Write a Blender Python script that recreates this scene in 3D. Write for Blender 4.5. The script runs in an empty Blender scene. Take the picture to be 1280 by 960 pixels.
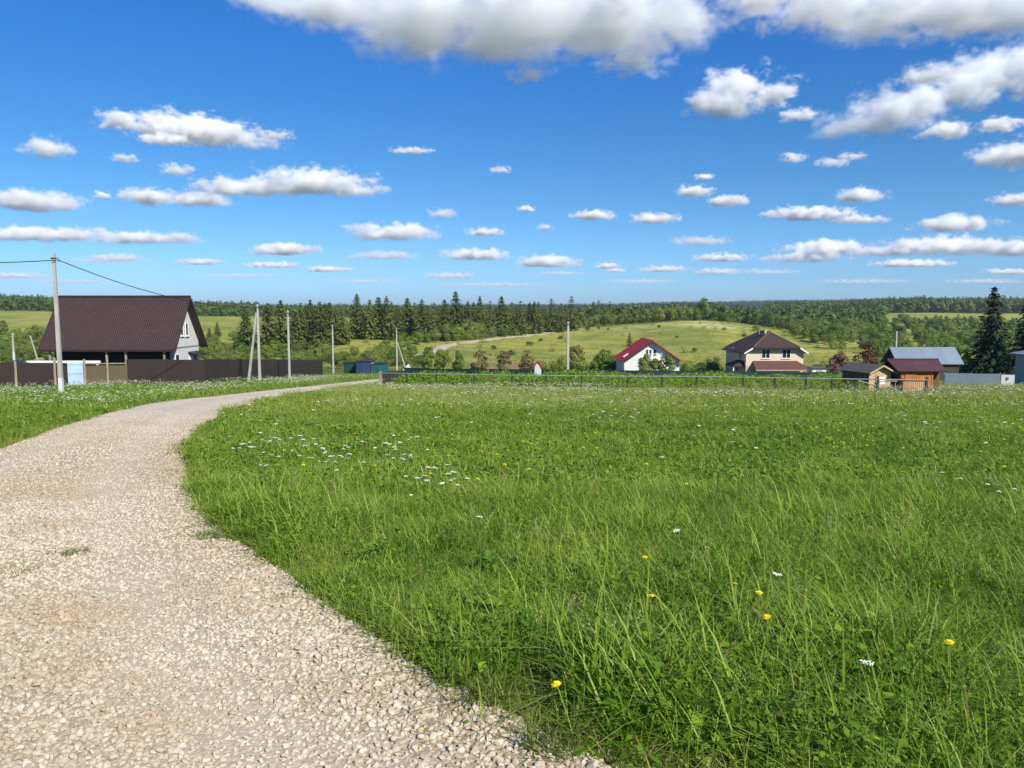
import bpy, bmesh, math, random
import numpy as np
from mathutils import Vector, Matrix
R = math.radians
scene = bpy.context.scene
COL = scene.collection
F = 961.0                      # focal length in photo pixels (1280 wide)
HZ = 385.0                     # true horizon row in the photo
PITCH = math.atan((480 - HZ) / F)
CAMH = 1.65
cam_d = bpy.data.cameras.new('camera'); cam = bpy.data.objects.new('camera', cam_d); COL.objects.link(cam)
cam_d.sensor_width = 36; cam_d.lens = 36 * F / 1280; cam_d.clip_start = .05; cam_d.clip_end = 60000
cam.location = (0, 0, CAMH); cam.rotation_euler = (math.pi / 2 - PITCH, 0, 0)
scene.camera = cam
def ray(px, py):
    u = (px - 640) / F; v = (480 - py) / F
    d = Vector((u, math.cos(PITCH) + v * math.sin(PITCH), -math.sin(PITCH) + v * math.cos(PITCH)))
    return d / d.y
def at(px, py, Y):
    d = ray(px, py)
    return Vector((d.x * Y, Y, CAMH + d.z * Y))
# ---------------------------------------------------------------- light
SUN_EL, SUN_AZ = R(39), R(37)       # azimuth: to the right of straight behind the camera
sun_dir = Vector((math.sin(SUN_AZ) * math.cos(SUN_EL), -math.cos(SUN_AZ) * math.cos(SUN_EL), math.sin(SUN_EL)))
sl = bpy.data.lights.new('sun', 'SUN'); sl.energy = 4.9; sl.angle = R(.53); sl.color = (1, .95, .86)
so = bpy.data.objects.new('sun', sl); COL.objects.link(so)
so.rotation_euler = sun_dir.to_track_quat('Z', 'Y').to_euler()
w = bpy.data.worlds.new('World'); scene.world = w; w.use_nodes = True
nt = w.node_tree; bg = nt.nodes['Background']
sky = nt.nodes.new('ShaderNodeTexSky'); sky.sky_type = 'NISHITA'; sky.sun_disc = False
sky.sun_elevation = SUN_EL; sky.sun_rotation = math.atan2(sun_dir.x, sun_dir.y)
sky.altitude = 200; sky.air_density = 1.0; sky.dust_density = .35; sky.ozone_density = 3.0
hs = nt.nodes.new('ShaderNodeHueSaturation'); hs.inputs['Saturation'].default_value = 1.22
tcw = nt.nodes.new('ShaderNodeTexCoord'); sw = nt.nodes.new('ShaderNodeSeparateXYZ'); nt.links.new(tcw.outputs['Generated'], sw.inputs[0])
rp = nt.nodes.new('ShaderNodeValToRGB'); e = rp.color_ramp.elements          # clear deep-blue air, paler low down
e[0].position = 0; e[0].color = (.40, .64, 1.22, 1); e[1].position = .30; e[1].color = (.30, .66, 1.0, 1)
for p_, c_ in ((.06, (.40, .64, 1.02, 1)), (.14, (.39, .64, .88, 1)), (.22, (.35, .65, .88, 1))): q_ = rp.color_ramp.elements.new(p_); q_.color = c_
mx = nt.nodes.new('ShaderNodeMix'); mx.data_type = 'RGBA'; mx.blend_type = 'MULTIPLY'; mx.inputs[0].default_value = 1
nt.links.new(sw.outputs['Z'], rp.inputs[0]); nt.links.new(sky.outputs[0], hs.inputs['Color']); nt.links.new(hs.outputs[0], mx.inputs[6]); nt.links.new(rp.outputs[0], mx.inputs[7]); nt.links.new(mx.outputs[2], bg.inputs['Color'])
bg.inputs['Strength'].default_value = .099
scene.view_settings.view_transform = 'Standard'; scene.view_settings.look = 'None'
scene.view_settings.exposure = .5; scene.view_settings.gamma = 1
scene.cycles.use_denoising = True
# ---------------------------------------------------------------- terrain
def tag(o, label=None, cat=None, group=None, kind=None):
    if label: o['label'] = label
    if cat: o['category'] = cat
    if group: o['group'] = group
    if kind: o['kind'] = kind
    return o
# for each bearing (photo column): distance in metres -> photo row of the ground there
NEAR = [1, 2, 4, 8, 15, 25, 40, 60]
PROF = {
 -60: [(66, 483.5), (85, 477), (110, 471), (150, 462), (200, 452), (300, 432), (450, 413), (550, 399), (700, 388), (1000, 379), (1300, 373), (1800, 376), (3000, 384)],
 280: [(71, 482), (90, 474.5), (113, 467.5), (150, 459), (200, 449), (260, 440), (350, 426), (500, 399), (600, 395), (1000, 391), (1500, 389), (2200, 388), (3000, 387)],
 450: [(80, 479), (100, 474), (131, 467.5), (157, 463), (185, 456), (215, 446), (260, 427), (330, 413), (420, 402), (600, 397), (1000, 392), (1500, 389), (2200, 388), (3000, 387)],
 560: [(80, 480.5), (100, 476), (130, 470), (160, 463.5), (190, 456), (230, 446), (290, 430), (350, 418), (420, 410), (600, 400), (1000, 393), (1500, 390), (2200, 388), (3000, 387)],
 720: [(80, 481), (100, 477), (130, 473), (160, 467), (200, 458), (260, 444), (330, 424), (400, 411), (450, 408), (600, 402), (1000, 396), (1500, 391), (2200, 389), (3000, 386)],
 870: [(80, 481.5), (100, 478.5), (122, 477), (160, 470), (200, 460), (260, 440), (340, 415), (400, 401), (440, 399.5), (520, 402), (700, 400), (1000, 394), (1500, 391), (2200, 388), (3000, 382.5)],
 1000: [(80, 482), (100, 480), (122, 479), (160, 472), (200, 462), (260, 446), (320, 430), (380, 419), (430, 414), (600, 405), (1000, 393), (1500, 390), (2200, 386), (3000, 380.5)],
 1120: [(85, 480), (120, 474), (160, 468), (220, 455), (300, 440), (400, 425), (500, 411), (620, 401), (800, 391.5), (1000, 388), (1500, 386), (2200, 383), (3000, 379)],
 1330: [(85, 480), (120, 474), (160, 468), (220, 455), (300, 440), (400, 425), (500, 412), (620, 402), (800, 393), (1000, 388), (1500, 386), (2200, 383), (3000, 379)],
}
LY = np.linspace(math.log(.5), math.log(60000), 700)
_cols = sorted(PROF); _S = np.array([(c - 640) / F for c in _cols]); _T = []
_k = np.exp(-.5 * (np.arange(-9, 10) / 3.6) ** 2); _k /= _k.sum()
for c in _cols:
    ys = [.5] + NEAR + [p[0] for p in PROF[c]]
    zs = [-.0795 * y for y in [.5] + NEAR] + [CAMH - (p[1] - HZ) / F * p[0] for p in PROF[c]]
    ys += [3600, 5000, 60000]; zs += [zs[-1] - 6, -15, -15]
    z = np.interp(LY, np.log(ys), zs)
    zp = np.pad(z, 9, mode='edge'); zp[:9] = z[0]; z = np.convolve(zp, _k, 'valid')
    _T.append(z)
_T = np.array(_T)
def zt(x, y):
    x = np.asarray(x, float); y = np.asarray(y, float)
    yy = np.maximum(y, .5)
    s = np.clip(x / np.maximum(yy, 6), _S[0], _S[-1] - 1e-6)
    i = np.clip(np.searchsorted(_S, s, 'right') - 1, 0, len(_S) - 2)
    t = (s - _S[i]) / (_S[i + 1] - _S[i]); t = t * t * (3 - 2 * t)
    g = (np.log(yy) - LY[0]) / (LY[1] - LY[0]); j = np.clip(g.astype(int), 0, len(LY) - 2); h = g - j
    z = (1 - t) * ((1 - h) * _T[i, j] + h * _T[i, j + 1]) + t * ((1 - h) * _T[i + 1, j] + h * _T[i + 1, j + 1])
    # the plane near the camera, exactly
    k = np.clip((yy - 20) / 25, 0, 1); k = k * k * (3 - 2 * k)
    z = (1 - k) * (-.0795 * yy) + k * z
    z = np.where(y < .5, 12 * np.tanh(-.0795 * np.minimum(y, .5) / 12), z)
    far = np.clip((y - 120) / 120, 0, 1)
    z = z + far * (.35 * np.sin(x * .071 + 1.3) * np.sin(y * .063 + .4) + .22 * np.sin(x * .19 + y * .11) * np.cos(y * .23 - x * .05))
    return z
def gz(x, y): return float(zt(x, y))
def gnd(px, Y, dz=0.0):
    d = ray(px, 430)
    return Vector((d.x * Y, Y, gz(d.x * Y, Y) + dz))
def hit(px, py, y0=1.0, y1=3000.0):
    ys = np.exp(np.linspace(math.log(y0), math.log(y1), 4000)); d = ray(px, py)
    zz = CAMH + d.z * ys - zt(d.x * ys, ys)
    k = np.argmax(zz < 0) if (zz < 0).any() else len(ys) - 1
    return Vector((d.x * ys[k], ys[k], gz(d.x * ys[k], ys[k])))
def top_z(py, p):                       # height above p at which a vertical from p reaches photo row py
    return CAMH + ray(640, py).z * p.y - p.z
# ---------------------------------------------------------------- materials
class NT:
    def __init__(s, name):
        s.m = bpy.data.materials.new(name); s.m.use_nodes = True
        s.t = s.m.node_tree; s.n = s.t.nodes; s.l = s.t.links; s.n.clear()
        s.out = s.n.new('ShaderNodeOutputMaterial')
    def new(s, typ, ins=None, **kw):
        q = s.n.new(typ)
        for k, v in kw.items(): setattr(q, k, v)
        for k, v in (ins or {}).items(): s.set(q.inputs[k], v)
        return q
    def set(s, sock, v):
        if isinstance(v, bpy.types.NodeSocket): s.l.new(v, sock)
        elif isinstance(v, (tuple, list)) and len(v) == 3 and sock.type == 'RGBA': sock.default_value = (*v, 1)
        else: sock.default_value = v
    def math(s, op, a, b=0.0, clamp=False):
        q = s.new('ShaderNodeMath', operation=op, use_clamp=clamp); s.set(q.inputs[0], a); s.set(q.inputs[1], b); return q.outputs[0]
    def mix(s, f, a, b, blend='MIX'):
        q = s.new('ShaderNodeMix', data_type='RGBA', blend_type=blend)
        s.set(q.inputs[0], f); s.set(q.inputs[6], a); s.set(q.inputs[7], b); return q.outputs[2]
    def ramp(s, f, lo, hi, a=0.0, b=1.0):
        q = s.new('ShaderNodeMapRange', {'From Min': lo, 'From Max': hi, 'To Min': a, 'To Max': b}); s.set(q.inputs['Value'], f); return q.outputs[0]
    def noise(s, scale, detail=3, rough=.55, vec=None, out='Fac', dist=0):
        q = s.new('ShaderNodeTexNoise', {'Scale': scale, 'Detail': detail, 'Roughness': rough, 'Distortion': dist})
        s.l.new(vec or s.obj(), q.inputs['Vector']); return q.outputs[out]
    def obj(s):
        if not hasattr(s, '_tc'): s._tc = s.new('ShaderNodeTexCoord')
        return s._tc.outputs['Object']
    def pos(s):
        if not hasattr(s, '_geo'): s._geo = s.new('ShaderNodeNewGeometry')
        return s._geo.outputs['Position']
    def xyz(s, vec):
        q = s.new('ShaderNodeSeparateXYZ'); s.l.new(vec, q.inputs[0]); return q.outputs
    def mapv(s, vec, sc):
        q = s.new('ShaderNodeVectorMath', operation='MULTIPLY'); s.l.new(vec, q.inputs[0]); q.inputs[1].default_value = sc; return q.outputs[0]
    def attr(s, name, typ='GEOMETRY', out='Fac'):
        q = s.new('ShaderNodeAttribute', attribute_name=name, attribute_type=typ); return q.outputs[out]
    def rand(s): return s.new('ShaderNodeObjectInfo').outputs['Random']
    def bump(s, h, strength=.5, dist=.02):
        q = s.new('ShaderNodeBump', {'Strength': strength, 'Distance': dist}); s.l.new(h, q.inputs['Height']); return q.outputs[0]
    def principled(s, color, rough=.7, spec=.3, normal=None, metallic=0, **kw):
        q = s.new('ShaderNodeBsdfPrincipled', {'Base Color': color, 'Roughness': rough, 'Specular IOR Level': spec, 'Metallic': metallic})
        if normal: s.l.new(normal, q.inputs['Normal'])
        return q.outputs[0]
    def done(s, sh): s.l.new(sh, s.out.inputs['Surface']); return s.m
def mat(name, c, rough=.7, var=.15, scale=4.0, bump=0.0, bscale=30.0, metallic=0, spec=.3, stretch=(1, 1, 1), dirt=None):
    t = NT(name); v = t.mapv(t.obj(), stretch)
    n = t.noise(scale, 5, .6, v)
    f = t.ramp(n, .3, .7)
    col = t.mix(f, tuple(x * (1 - var) for x in c), tuple(min(1, x * (1 + var)) for x in c))
    if dirt:
        d = t.ramp(t.noise(scale * .6, 6, .7, v), .52, .75)
        col = t.mix(t.math('MULTIPLY', d, .7), col, dirt)
    nm = t.bump(t.noise(bscale, 3, .6, v), bump, .02) if bump else None
    return t.done(t.principled(col, rough, spec, nm, metallic))
def leafmat(name, ca, cb, transl=.3, rough=.55, cc=None, tint=False, pale=None, spec=.18, dark=None):
    """ca..cb across the leaves of one plant, cc the far end of the plant-to-plant range."""
    t = NT(name)
    r = t.attr('rnd'); o = t.attr('tint', 'INSTANCER') if tint else t.rand()
    col = t.mix(r, ca, cb)
    if dark: col = t.mix(t.ramp(o, .0, .16, .5, 0), col, dark)
    if pale: col = t.mix(t.ramp(r, .74, .97), col, pale)  # palest blades carry a highlight painted into their colour
    if cc: col = t.mix(t.math('MULTIPLY', o, .85), col, t.mix(r, tuple(x * .75 for x in cc), tuple(x * 1.2 for x in cc)))
    p = t.principled(col, rough, spec)
    tr = t.new('ShaderNodeBsdfTranslucent'); t.l.new(t.mix(1.0, col, (1.0, 1.05, .55), 'MULTIPLY'), tr.inputs['Color'])
    m = t.new('ShaderNodeMixShader', {0: transl}); t.l.new(p, m.inputs[1]); t.l.new(tr.outputs[0], m.inputs[2])
    return t.done(m.outputs[0])
# ---------------------------------------------------------------- mesh builders
class MB:
    def __init__(s): s.v = []; s.f = []; s.mi = []
    def add(s, vs, fs, mi=0):
        b = len(s.v); s.v += [tuple(v) for v in vs]; s.f += [tuple(b + i for i in f) for f in fs]; s.mi += [mi] * len(fs); return s
    def box(s, x0, x1, y0, y1, z0, z1, mi=0):
        return s.add([(x0,y0,z0),(x1,y0,z0),(x1,y1,z0),(x0,y1,z0),(x0,y0,z1),(x1,y0,z1),(x1,y1,z1),(x0,y1,z1)],
                     [(0,3,2,1),(4,5,6,7),(0,1,5,4),(1,2,6,5),(2,3,7,6),(3,0,4,7)], mi)
    def slab(s, quad, t, mi=0):             # a polygon given thickness t against its normal
        q = [Vector(p) for p in quad]; n = (q[1] - q[0]).cross(q[2] - q[0]).normalized()
        k = len(q); vs = q + [p - n * t for p in q]
        fs = [tuple(range(k)), tuple(range(2 * k - 1, k - 1, -1))] + [(i, i + k, (i + 1) % k + k, (i + 1) % k) for i in range(k)]
        return s.add(vs, fs, mi)
    def tube(s, pts, rads, n=8, mi=0, square=False):
        pts = [Vector(p) for p in pts]
        if not hasattr(rads, '__len__'): rads = [rads] * len(pts)
        rings = []
        for i, p in enumerate(pts):
            d = (pts[min(i + 1, len(pts) - 1)] - pts[max(i - 1, 0)]).normalized()
            a = d.cross(Vector((0, 0, 1)) if abs(d.z) < .9 else Vector((1, 0, 0))).normalized(); b = d.cross(a)
            rings.append([p + (a * math.cos(2 * math.pi * (k + .5) / n) + b * math.sin(2 * math.pi * (k + .5) / n)) * rads[i] for k in range(n)])
        vs = [v for r in rings for v in r]; fs = []
        for i in range(len(pts) - 1):
            for k in range(n):
                fs.append((i * n + k, i * n + (k + 1) % n, (i + 1) * n + (k + 1) % n, (i + 1) * n + k))
        fs.append(tuple(range(n))[::-1]); fs.append(tuple((len(pts) - 1) * n + k for k in range(n)))
        return s.add(vs, fs, mi)
    def prism(s, prof, axis, a, b, mi=0):   # profile polygon in the two other axes, extruded along axis
        k = len(prof)
        def mk(p, t): return (t, p[0], p[1]) if axis == 'x' else ((p[0], t, p[1]) if axis == 'y' else (p[0], p[1], t))
        return s.add([mk(p, a) for p in prof] + [mk(p, b) for p in prof],
                     [tuple(range(k)), tuple(range(2 * k - 1, k - 1, -1))] + [(i, i + k, (i + 1) % k + k, (i + 1) % k) for i in range(k)], mi)
    def build(s, name, mats, parent=None, smooth=False, link=True, fix=True):
        me = bpy.data.meshes.new(name); me.from_pydata(s.v, [], s.f)
        mats = mats if isinstance(mats, (list, tuple)) else [mats]
        for m in mats: me.materials.append(m)
        if len(mats) > 1: me.polygons.foreach_set('material_index', s.mi)
        if fix:
            bm = bmesh.new(); bm.from_mesh(me); bmesh.ops.recalc_face_normals(bm, faces=bm.faces); bm.to_mesh(me); bm.free()
        if smooth: me.polygons.foreach_set('use_smooth', [True] * len(me.polygons))
        o = bpy.data.objects.new(name, me)
        if link: COL.objects.link(o)
        if parent: o.parent = parent
        return o
def empty(name, loc, label=None, cat=None, group=None, rz=0):
    o = bpy.data.objects.new(name, None); COL.objects.link(o); o.location = loc; o.rotation_euler.z = rz
    o.empty_display_size = .2
    return tag(o, label, cat, group)
KIDS = {}
def copy_tree(o, parent=None):
    c = o.copy(); COL.objects.link(c)
    if parent: c.parent = parent
    for ch in KIDS.get(o.name) or [k for k in bpy.data.objects if k.parent == o]:
        copy_tree(ch, c)
    return c
def np_obj(name, V, Fc, mats, attrs=None, link=True, mi=None, parent=None):
    """mesh from numpy arrays; Fc is (n,k) with equal k"""
    me = bpy.data.meshes.new(name); V = np.asarray(V, np.float32); Fc = np.asarray(Fc, np.int32)
    n, k = Fc.shape if len(Fc) else (0, 4)
    me.vertices.add(len(V)); me.vertices.foreach_set('co', V.ravel())
    if n:
        me.loops.add(n * k); me.loops.foreach_set('vertex_index', Fc.ravel())
        me.polygons.add(n); me.polygons.foreach_set('loop_start', np.arange(n, dtype=np.int32) * k)
        if mi is not None: me.polygons.foreach_set('material_index', np.asarray(mi, np.int32))
    for m in (mats if isinstance(mats, (list, tuple)) else [mats]): me.materials.append(m)
    for nm, (typ, arr) in (attrs or {}).items():
        a = me.attributes.new(nm, typ, 'POINT')
        a.data.foreach_set('vector' if typ == 'FLOAT_VECTOR' else 'value', np.ascontiguousarray(arr).ravel())
    me.update(calc_edges=True); me.validate()
    o = bpy.data.objects.new(name, me)
    if link: COL.objects.link(o)
    if parent: o.parent = parent
    return o
def scatter(name, P, rot, scale, idx, tint, protos, label, cat, kind='stuff'):
    """one stuff object: points that each carry a copy of one of the prototype meshes"""
    P = np.asarray(P)
    o = np_obj(name, P, np.zeros((0, 4), int), [], {
        'rot': ('FLOAT_VECTOR', np.asarray(rot, np.float32)), 'scl': ('FLOAT', np.asarray(scale, np.float32)),
        'pick': ('INT', np.asarray(idx, np.int32)), 'tint': ('FLOAT', np.asarray(tint, np.float32))})
    pc = bpy.data.collections.new(name + '_kinds')
    for k, q in enumerate(protos):
        q.name = '%s_kind_%02d' % (name, k); pc.objects.link(q)
    ng = bpy.data.node_groups.new(name + '_spread', 'GeometryNodeTree'); ng.is_modifier = True
    ng.interface.new_socket('Geometry', in_out='INPUT', socket_type='NodeSocketGeometry')
    ng.interface.new_socket('Geometry', in_out='OUTPUT', socket_type='NodeSocketGeometry')
    N, L = ng.nodes, ng.links
    gi, go = N.new('NodeGroupInput'), N.new('NodeGroupOutput')
    ci = N.new('GeometryNodeCollectionInfo'); ci.inputs['Collection'].default_value = pc
    ci.inputs['Separate Children'].default_value = True; ci.inputs['Reset Children'].default_value = True
    ip = N.new('GeometryNodeInstanceOnPoints'); ip.inputs['Pick Instance'].default_value = True
    def na(nm, typ):
        q = N.new('GeometryNodeInputNamedAttribute'); q.data_type = typ; q.inputs['Name'].default_value = nm; return q.outputs['Attribute']
    L.new(gi.outputs[0], ip.inputs['Points']); L.new(ci.outputs[0], ip.inputs['Instance'])
    L.new(na('pick', 'INT'), ip.inputs['Instance Index'])
    e2r = N.new('FunctionNodeEulerToRotation'); L.new(na('rot', 'FLOAT_VECTOR'), e2r.inputs[0]); L.new(e2r.outputs[0], ip.inputs['Rotation'])
    L.new(na('scl', 'FLOAT'), ip.inputs['Scale']); L.new(ip.outputs[0], go.inputs[0])
    md = o.modifiers.new('spread', 'NODES'); md.node_group = ng
    return tag(o, label, cat, None, kind)
# ---------------------------------------------------------------- ground sheet
def ground_mat():
    t = NT('meadow_soil'); p = t.pos(); X = t.xyz(p)
    g1 = t.mix(t.ramp(t.noise(.9, 5, .6, p), .35, .65), (.06, .10, .015), (.12, .14, .035))
    # hillside meadow: mown yellow-green with pale dry patches and darker banks
    n1 = t.noise(.022, 6, .62, t.mapv(p, (1, 1, .2)), dist=.4); n2 = t.noise(.16, 5, .65, t.mapv(p, (.35, 1.4, 1)))
    n3 = t.noise(1.1, 4, .7, p)
    h = t.mix(t.ramp(n1, .40, .62), (.135, .185, .020), (.35, .325, .065))
    h = t.mix(t.math('MULTIPLY', t.ramp(n2, .48, .68), .75), h, (.125, .175, .022))
    h = t.mix(t.math('MULTIPLY', t.ramp(t.noise(.05, 6, .7, t.mapv(p, (.5, 1.6, 1))), .54, .66), .55), h, (.40, .34, .15))
    h = t.mix(t.math('MULTIPLY', t.ramp(n3, .35, .75), .35), h, (.36, .34, .085))
    dx = t.math('SUBTRACT', X[0], 92); dy = t.math('SUBTRACT', X[1], 385)
    rr = t.math('ADD', t.math('POWER', t.math('DIVIDE', dx, 42.0), 2.0), t.math('POWER', t.math('DIVIDE', dy, 22.0), 2.0))
    pale = t.math('MULTIPLY', t.ramp(rr, .2, 1.3, 1, 0), t.ramp(t.noise(.12, 5, .6, t.mapv(p, (.6, 1.6, 1))), .42, .62))
    h = t.mix(t.math('MULTIPLY', pale, .8), h, (.52, .47, .30))
    far = t.ramp(X[1], 150, 215)
    col = t.mix(far, g1, h)
    d2 = t.math('SQRT', t.math('ADD', t.math('POWER', X[0], 2.0), t.math('POWER', X[1], 2.0)))
    col = t.mix(t.ramp(d2, 900, 1500), col, (.035, .05, .022))      # wooded country beyond the fields
    col = t.mix(t.ramp(X[1], -60, -200), col, (.04, .055, .025))
    nb = t.bump(t.noise(2.2, 5, .7, p), .8, .25)
    return t.done(t.principled(col, .9, .1, nb))
az = np.concatenate([np.linspace(-180, -48, 34, endpoint=False), np.linspace(-48, 48, 260, endpoint=False), np.linspace(48, 180, 34, endpoint=False)])
az = np.radians(az); rad = np.concatenate([[0.0], np.exp(np.linspace(math.log(.6), math.log(5200), 300))])
A_, R_ = np.meshgrid(az, rad); GX, GY = np.sin(A_) * R_, np.cos(A_) * R_
GZ = zt(GX, GY)
na_, nr_ = len(az), len(rad)
ii = np.arange(nr_ - 1)[:, None] * na_ + np.arange(na_)[None, :]; jj = np.roll(ii, -1, axis=1)
Fq = np.stack([ii, jj, jj + na_, ii + na_], -1).reshape(-1, 4)[:, ::-1]
ground = np_obj('ground', np.stack([GX, GY, GZ], -1).reshape(-1, 3), Fq, ground_mat())
ground.data.polygons.foreach_set('use_smooth', [True] * len(ground.data.polygons))
tag(ground, kind='structure')
# ---------------------------------------------------------------- gravel road
def W(px, py):
    p = hit(px, py, .8); return (p.x, p.y)
EDGE_R = [(14, -9), (6, -2.2), (3, .5), (1.35, 2.25)] + [W(*q) for q in ((745, 955), (640, 890), (540, 842), (440, 775), (350, 712), (280, 662), (247, 622), (233, 580), (240, 550), (265, 525), (310, 506), (365, 494), (420, 485.5), (462, 479.5))] + [W(496, 474)]
EDGE_L = [(9, -13), (.8, -5), (-2.6, -.5), (-5.4, 4.2), (-7.7, 8.2), (-9.2, 12)] + [W(*q) for q in ((0, 563), (60, 540), (120, 521), (180, 506.5), (250, 497.5), (320, 490), (390, 483), (440, 477.5), (488, 472.5))]
def resample(pts, n):
    P = np.array(pts, float); d = np.r_[0, np.cumsum(np.hypot(*np.diff(P, axis=0).T))]; out = []
    # Catmull-Rom through the points
    Q = np.vstack([2 * P[0] - P[1], P, 2 * P[-1] - P[-2]])
    S = []
    for i in range(len(P) - 1):
        p0, p1, p2, p3 = Q[i:i + 4]
        for u in np.linspace(0, 1, 24, endpoint=False):
            S.append(.5 * (2 * p1 + (p2 - p0) * u + (2 * p0 - 5 * p1 + 4 * p2 - p3) * u * u + (3 * p1 - p0 - 3 * p2 + p3) * u ** 3))
    S.append(P[-1]); S = np.array(S); d = np.r_[0, np.cumsum(np.hypot(*np.diff(S, axis=0).T))]
    t = np.linspace(0, d[-1], n); return np.stack([np.interp(t, d, S[:, 0]), np.interp(t, d, S[:, 1])], -1)
NR = 260
ER, EL = resample(EDGE_R, NR), resample(EDGE_L, NR)
POLY = np.vstack([ER, EL[::-1]])
def in_poly(x, y, poly=POLY):
    c = np.zeros(len(x), bool); px, py = poly[:, 0], poly[:, 1]; qx, qy = np.roll(px, -1), np.roll(py, -1)
    for a, b, c2, d in zip(px, py, qx, qy):
        if b == d: continue
        m = ((b > y) != (d > y)) & (x < (c2 - a) * (y - b) / (d - b) + a); c ^= m
    return c
def edge_dist(x, y):
    out = np.full(len(x), 1e9)
    for E in (ER, EL):
        a, b = E[:-1], E[1:]
        for (ax, ay), (bx, by) in zip(a, b):
            dx, dy = bx - ax, by - ay; t = np.clip(((x - ax) * dx + (y - ay) * dy) / (dx * dx + dy * dy), 0, 1)
            out = np.minimum(out, np.hypot(x - ax - t * dx, y - ay - t * dy))
    return out
def wob(x, y): return .12 * np.sin(x * .9 - y * .7) + .17 * np.sin(x * 2.3 + y * 1.1) + .10 * np.sin(x * 3.7 - y * 2.9 + 2) + .1 * np.sin(x * 5.1 - y * 4.3 + 1) + .06 * np.sin(x * 11 + y * 9)
def road_mat():
    t = NT('crushed_limestone'); p = t.pos()
    vo = t.new('ShaderNodeTexVoronoi', {'Scale': 38.0, 'Randomness': 1.0}, feature='F1'); t.l.new(p, vo.inputs['Vector'])
    ve = t.new('ShaderNodeTexVoronoi', {'Scale': 38.0}, feature='DISTANCE_TO_EDGE'); t.l.new(p, ve.inputs['Vector'])
    hsv = t.new('ShaderNodeSeparateColor'); t.l.new(vo.outputs['Color'], hsv.inputs[0])
    c = t.mix(hsv.outputs[0], (.34, .265, .165), (.53, .445, .315))
    c = t.mix(t.math('MULTIPLY', t.ramp(t.noise(.55, 5, .6, p), .48, .7), .55), c, (.36, .25, .135))
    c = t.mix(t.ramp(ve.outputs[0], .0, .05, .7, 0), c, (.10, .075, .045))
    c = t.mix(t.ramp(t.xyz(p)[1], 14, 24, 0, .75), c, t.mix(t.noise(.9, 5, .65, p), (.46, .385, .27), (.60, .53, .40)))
    lane = t.attr('lane')
    c = t.mix(t.math('MULTIPLY', lane, .35), c, (.62, .55, .43))
    gr = t.math('MULTIPLY', t.ramp(t.noise(1.7, 5, .65, p), .6, .72), .35)
    c = t.mix(gr, c, (.17, .16, .06))
    hgt = t.math('ADD', t.math('MULTIPLY', t.ramp(ve.outputs[0], 0, .12), 1.0), t.noise(60, 3, .6, p))
    return t.done(t.principled(c, .9, .2, t.bump(hgt, .35, .012)))
NC = 21; u = np.linspace(-.03, 1.03, NC)
RX = EL[:, None, 0] * (1 - u) + ER[:, None, 0] * u; RY = EL[:, None, 1] * (1 - u) + ER[:, None, 1] * u
crown = .05 * np.clip(np.sin(np.clip(u, 0, 1) * math.pi), 0, 1)[None, :] - .035 * (np.exp(-((u - .27) / .09) ** 2) + np.exp(-((u - .72) / .09) ** 2))[None, :]
RZ = zt(RX, RY) + .035 + crown
RZ[:, 0] -= .08; RZ[:, -1] -= .08
lane = np.repeat((np.exp(-((u - .27) / .1) ** 2) + np.exp(-((u - .72) / .1) ** 2))[None, :], NR, 0)
ii = np.arange(NR - 1)[:, None] * NC + np.arange(NC - 1)[None, :]
Fq = np.stack([ii, ii + 1, ii + NC + 1, ii + NC], -1).reshape(-1, 4)
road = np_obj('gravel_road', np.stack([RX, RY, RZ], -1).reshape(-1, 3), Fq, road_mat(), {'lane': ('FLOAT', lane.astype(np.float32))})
road.data.polygons.foreach_set('use_smooth', [True] * len(road.data.polygons)); tag(road, kind='structure')
def road_z(x, y):
    return zt(x, y) + .06
# dirt track climbing the hillside
TR = [hit(*q, 150) for q in ((520, 447), (545, 439), (562, 432), (590, 427.5), (612, 425), (640, 421.5), (680, 417), (720, 412.8), (748, 411))]
tc = resample([(p.x, p.y) for p in TR], 60); d = np.gradient(tc, axis=0); d /= np.linalg.norm(d, axis=1)[:, None]
nrm = np.stack([-d[:, 1], d[:, 0]], -1); V = []
wd = 2.6 + .5 * np.sin(np.arange(60) * .9)
for k in (-1, -.33, .33, 1):
    q = tc + nrm * wd[:, None] * k; V.append(np.stack([q[:, 0], q[:, 1], zt(q[:, 0], q[:, 1]) + (.22 if abs(k) < 1 else .1)], -1))
V = np.stack(V, 1).reshape(-1, 3); ii = np.arange(59)[:, None] * 4 + np.arange(3)[None, :]
Fq = np.stack([ii, ii + 1, ii + 5, ii + 4], -1).reshape(-1, 4)
tag(np_obj('path', V, Fq, mat('track_dirt', (.42, .37, .27), .9, .25, .35)), kind='structure')
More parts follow.
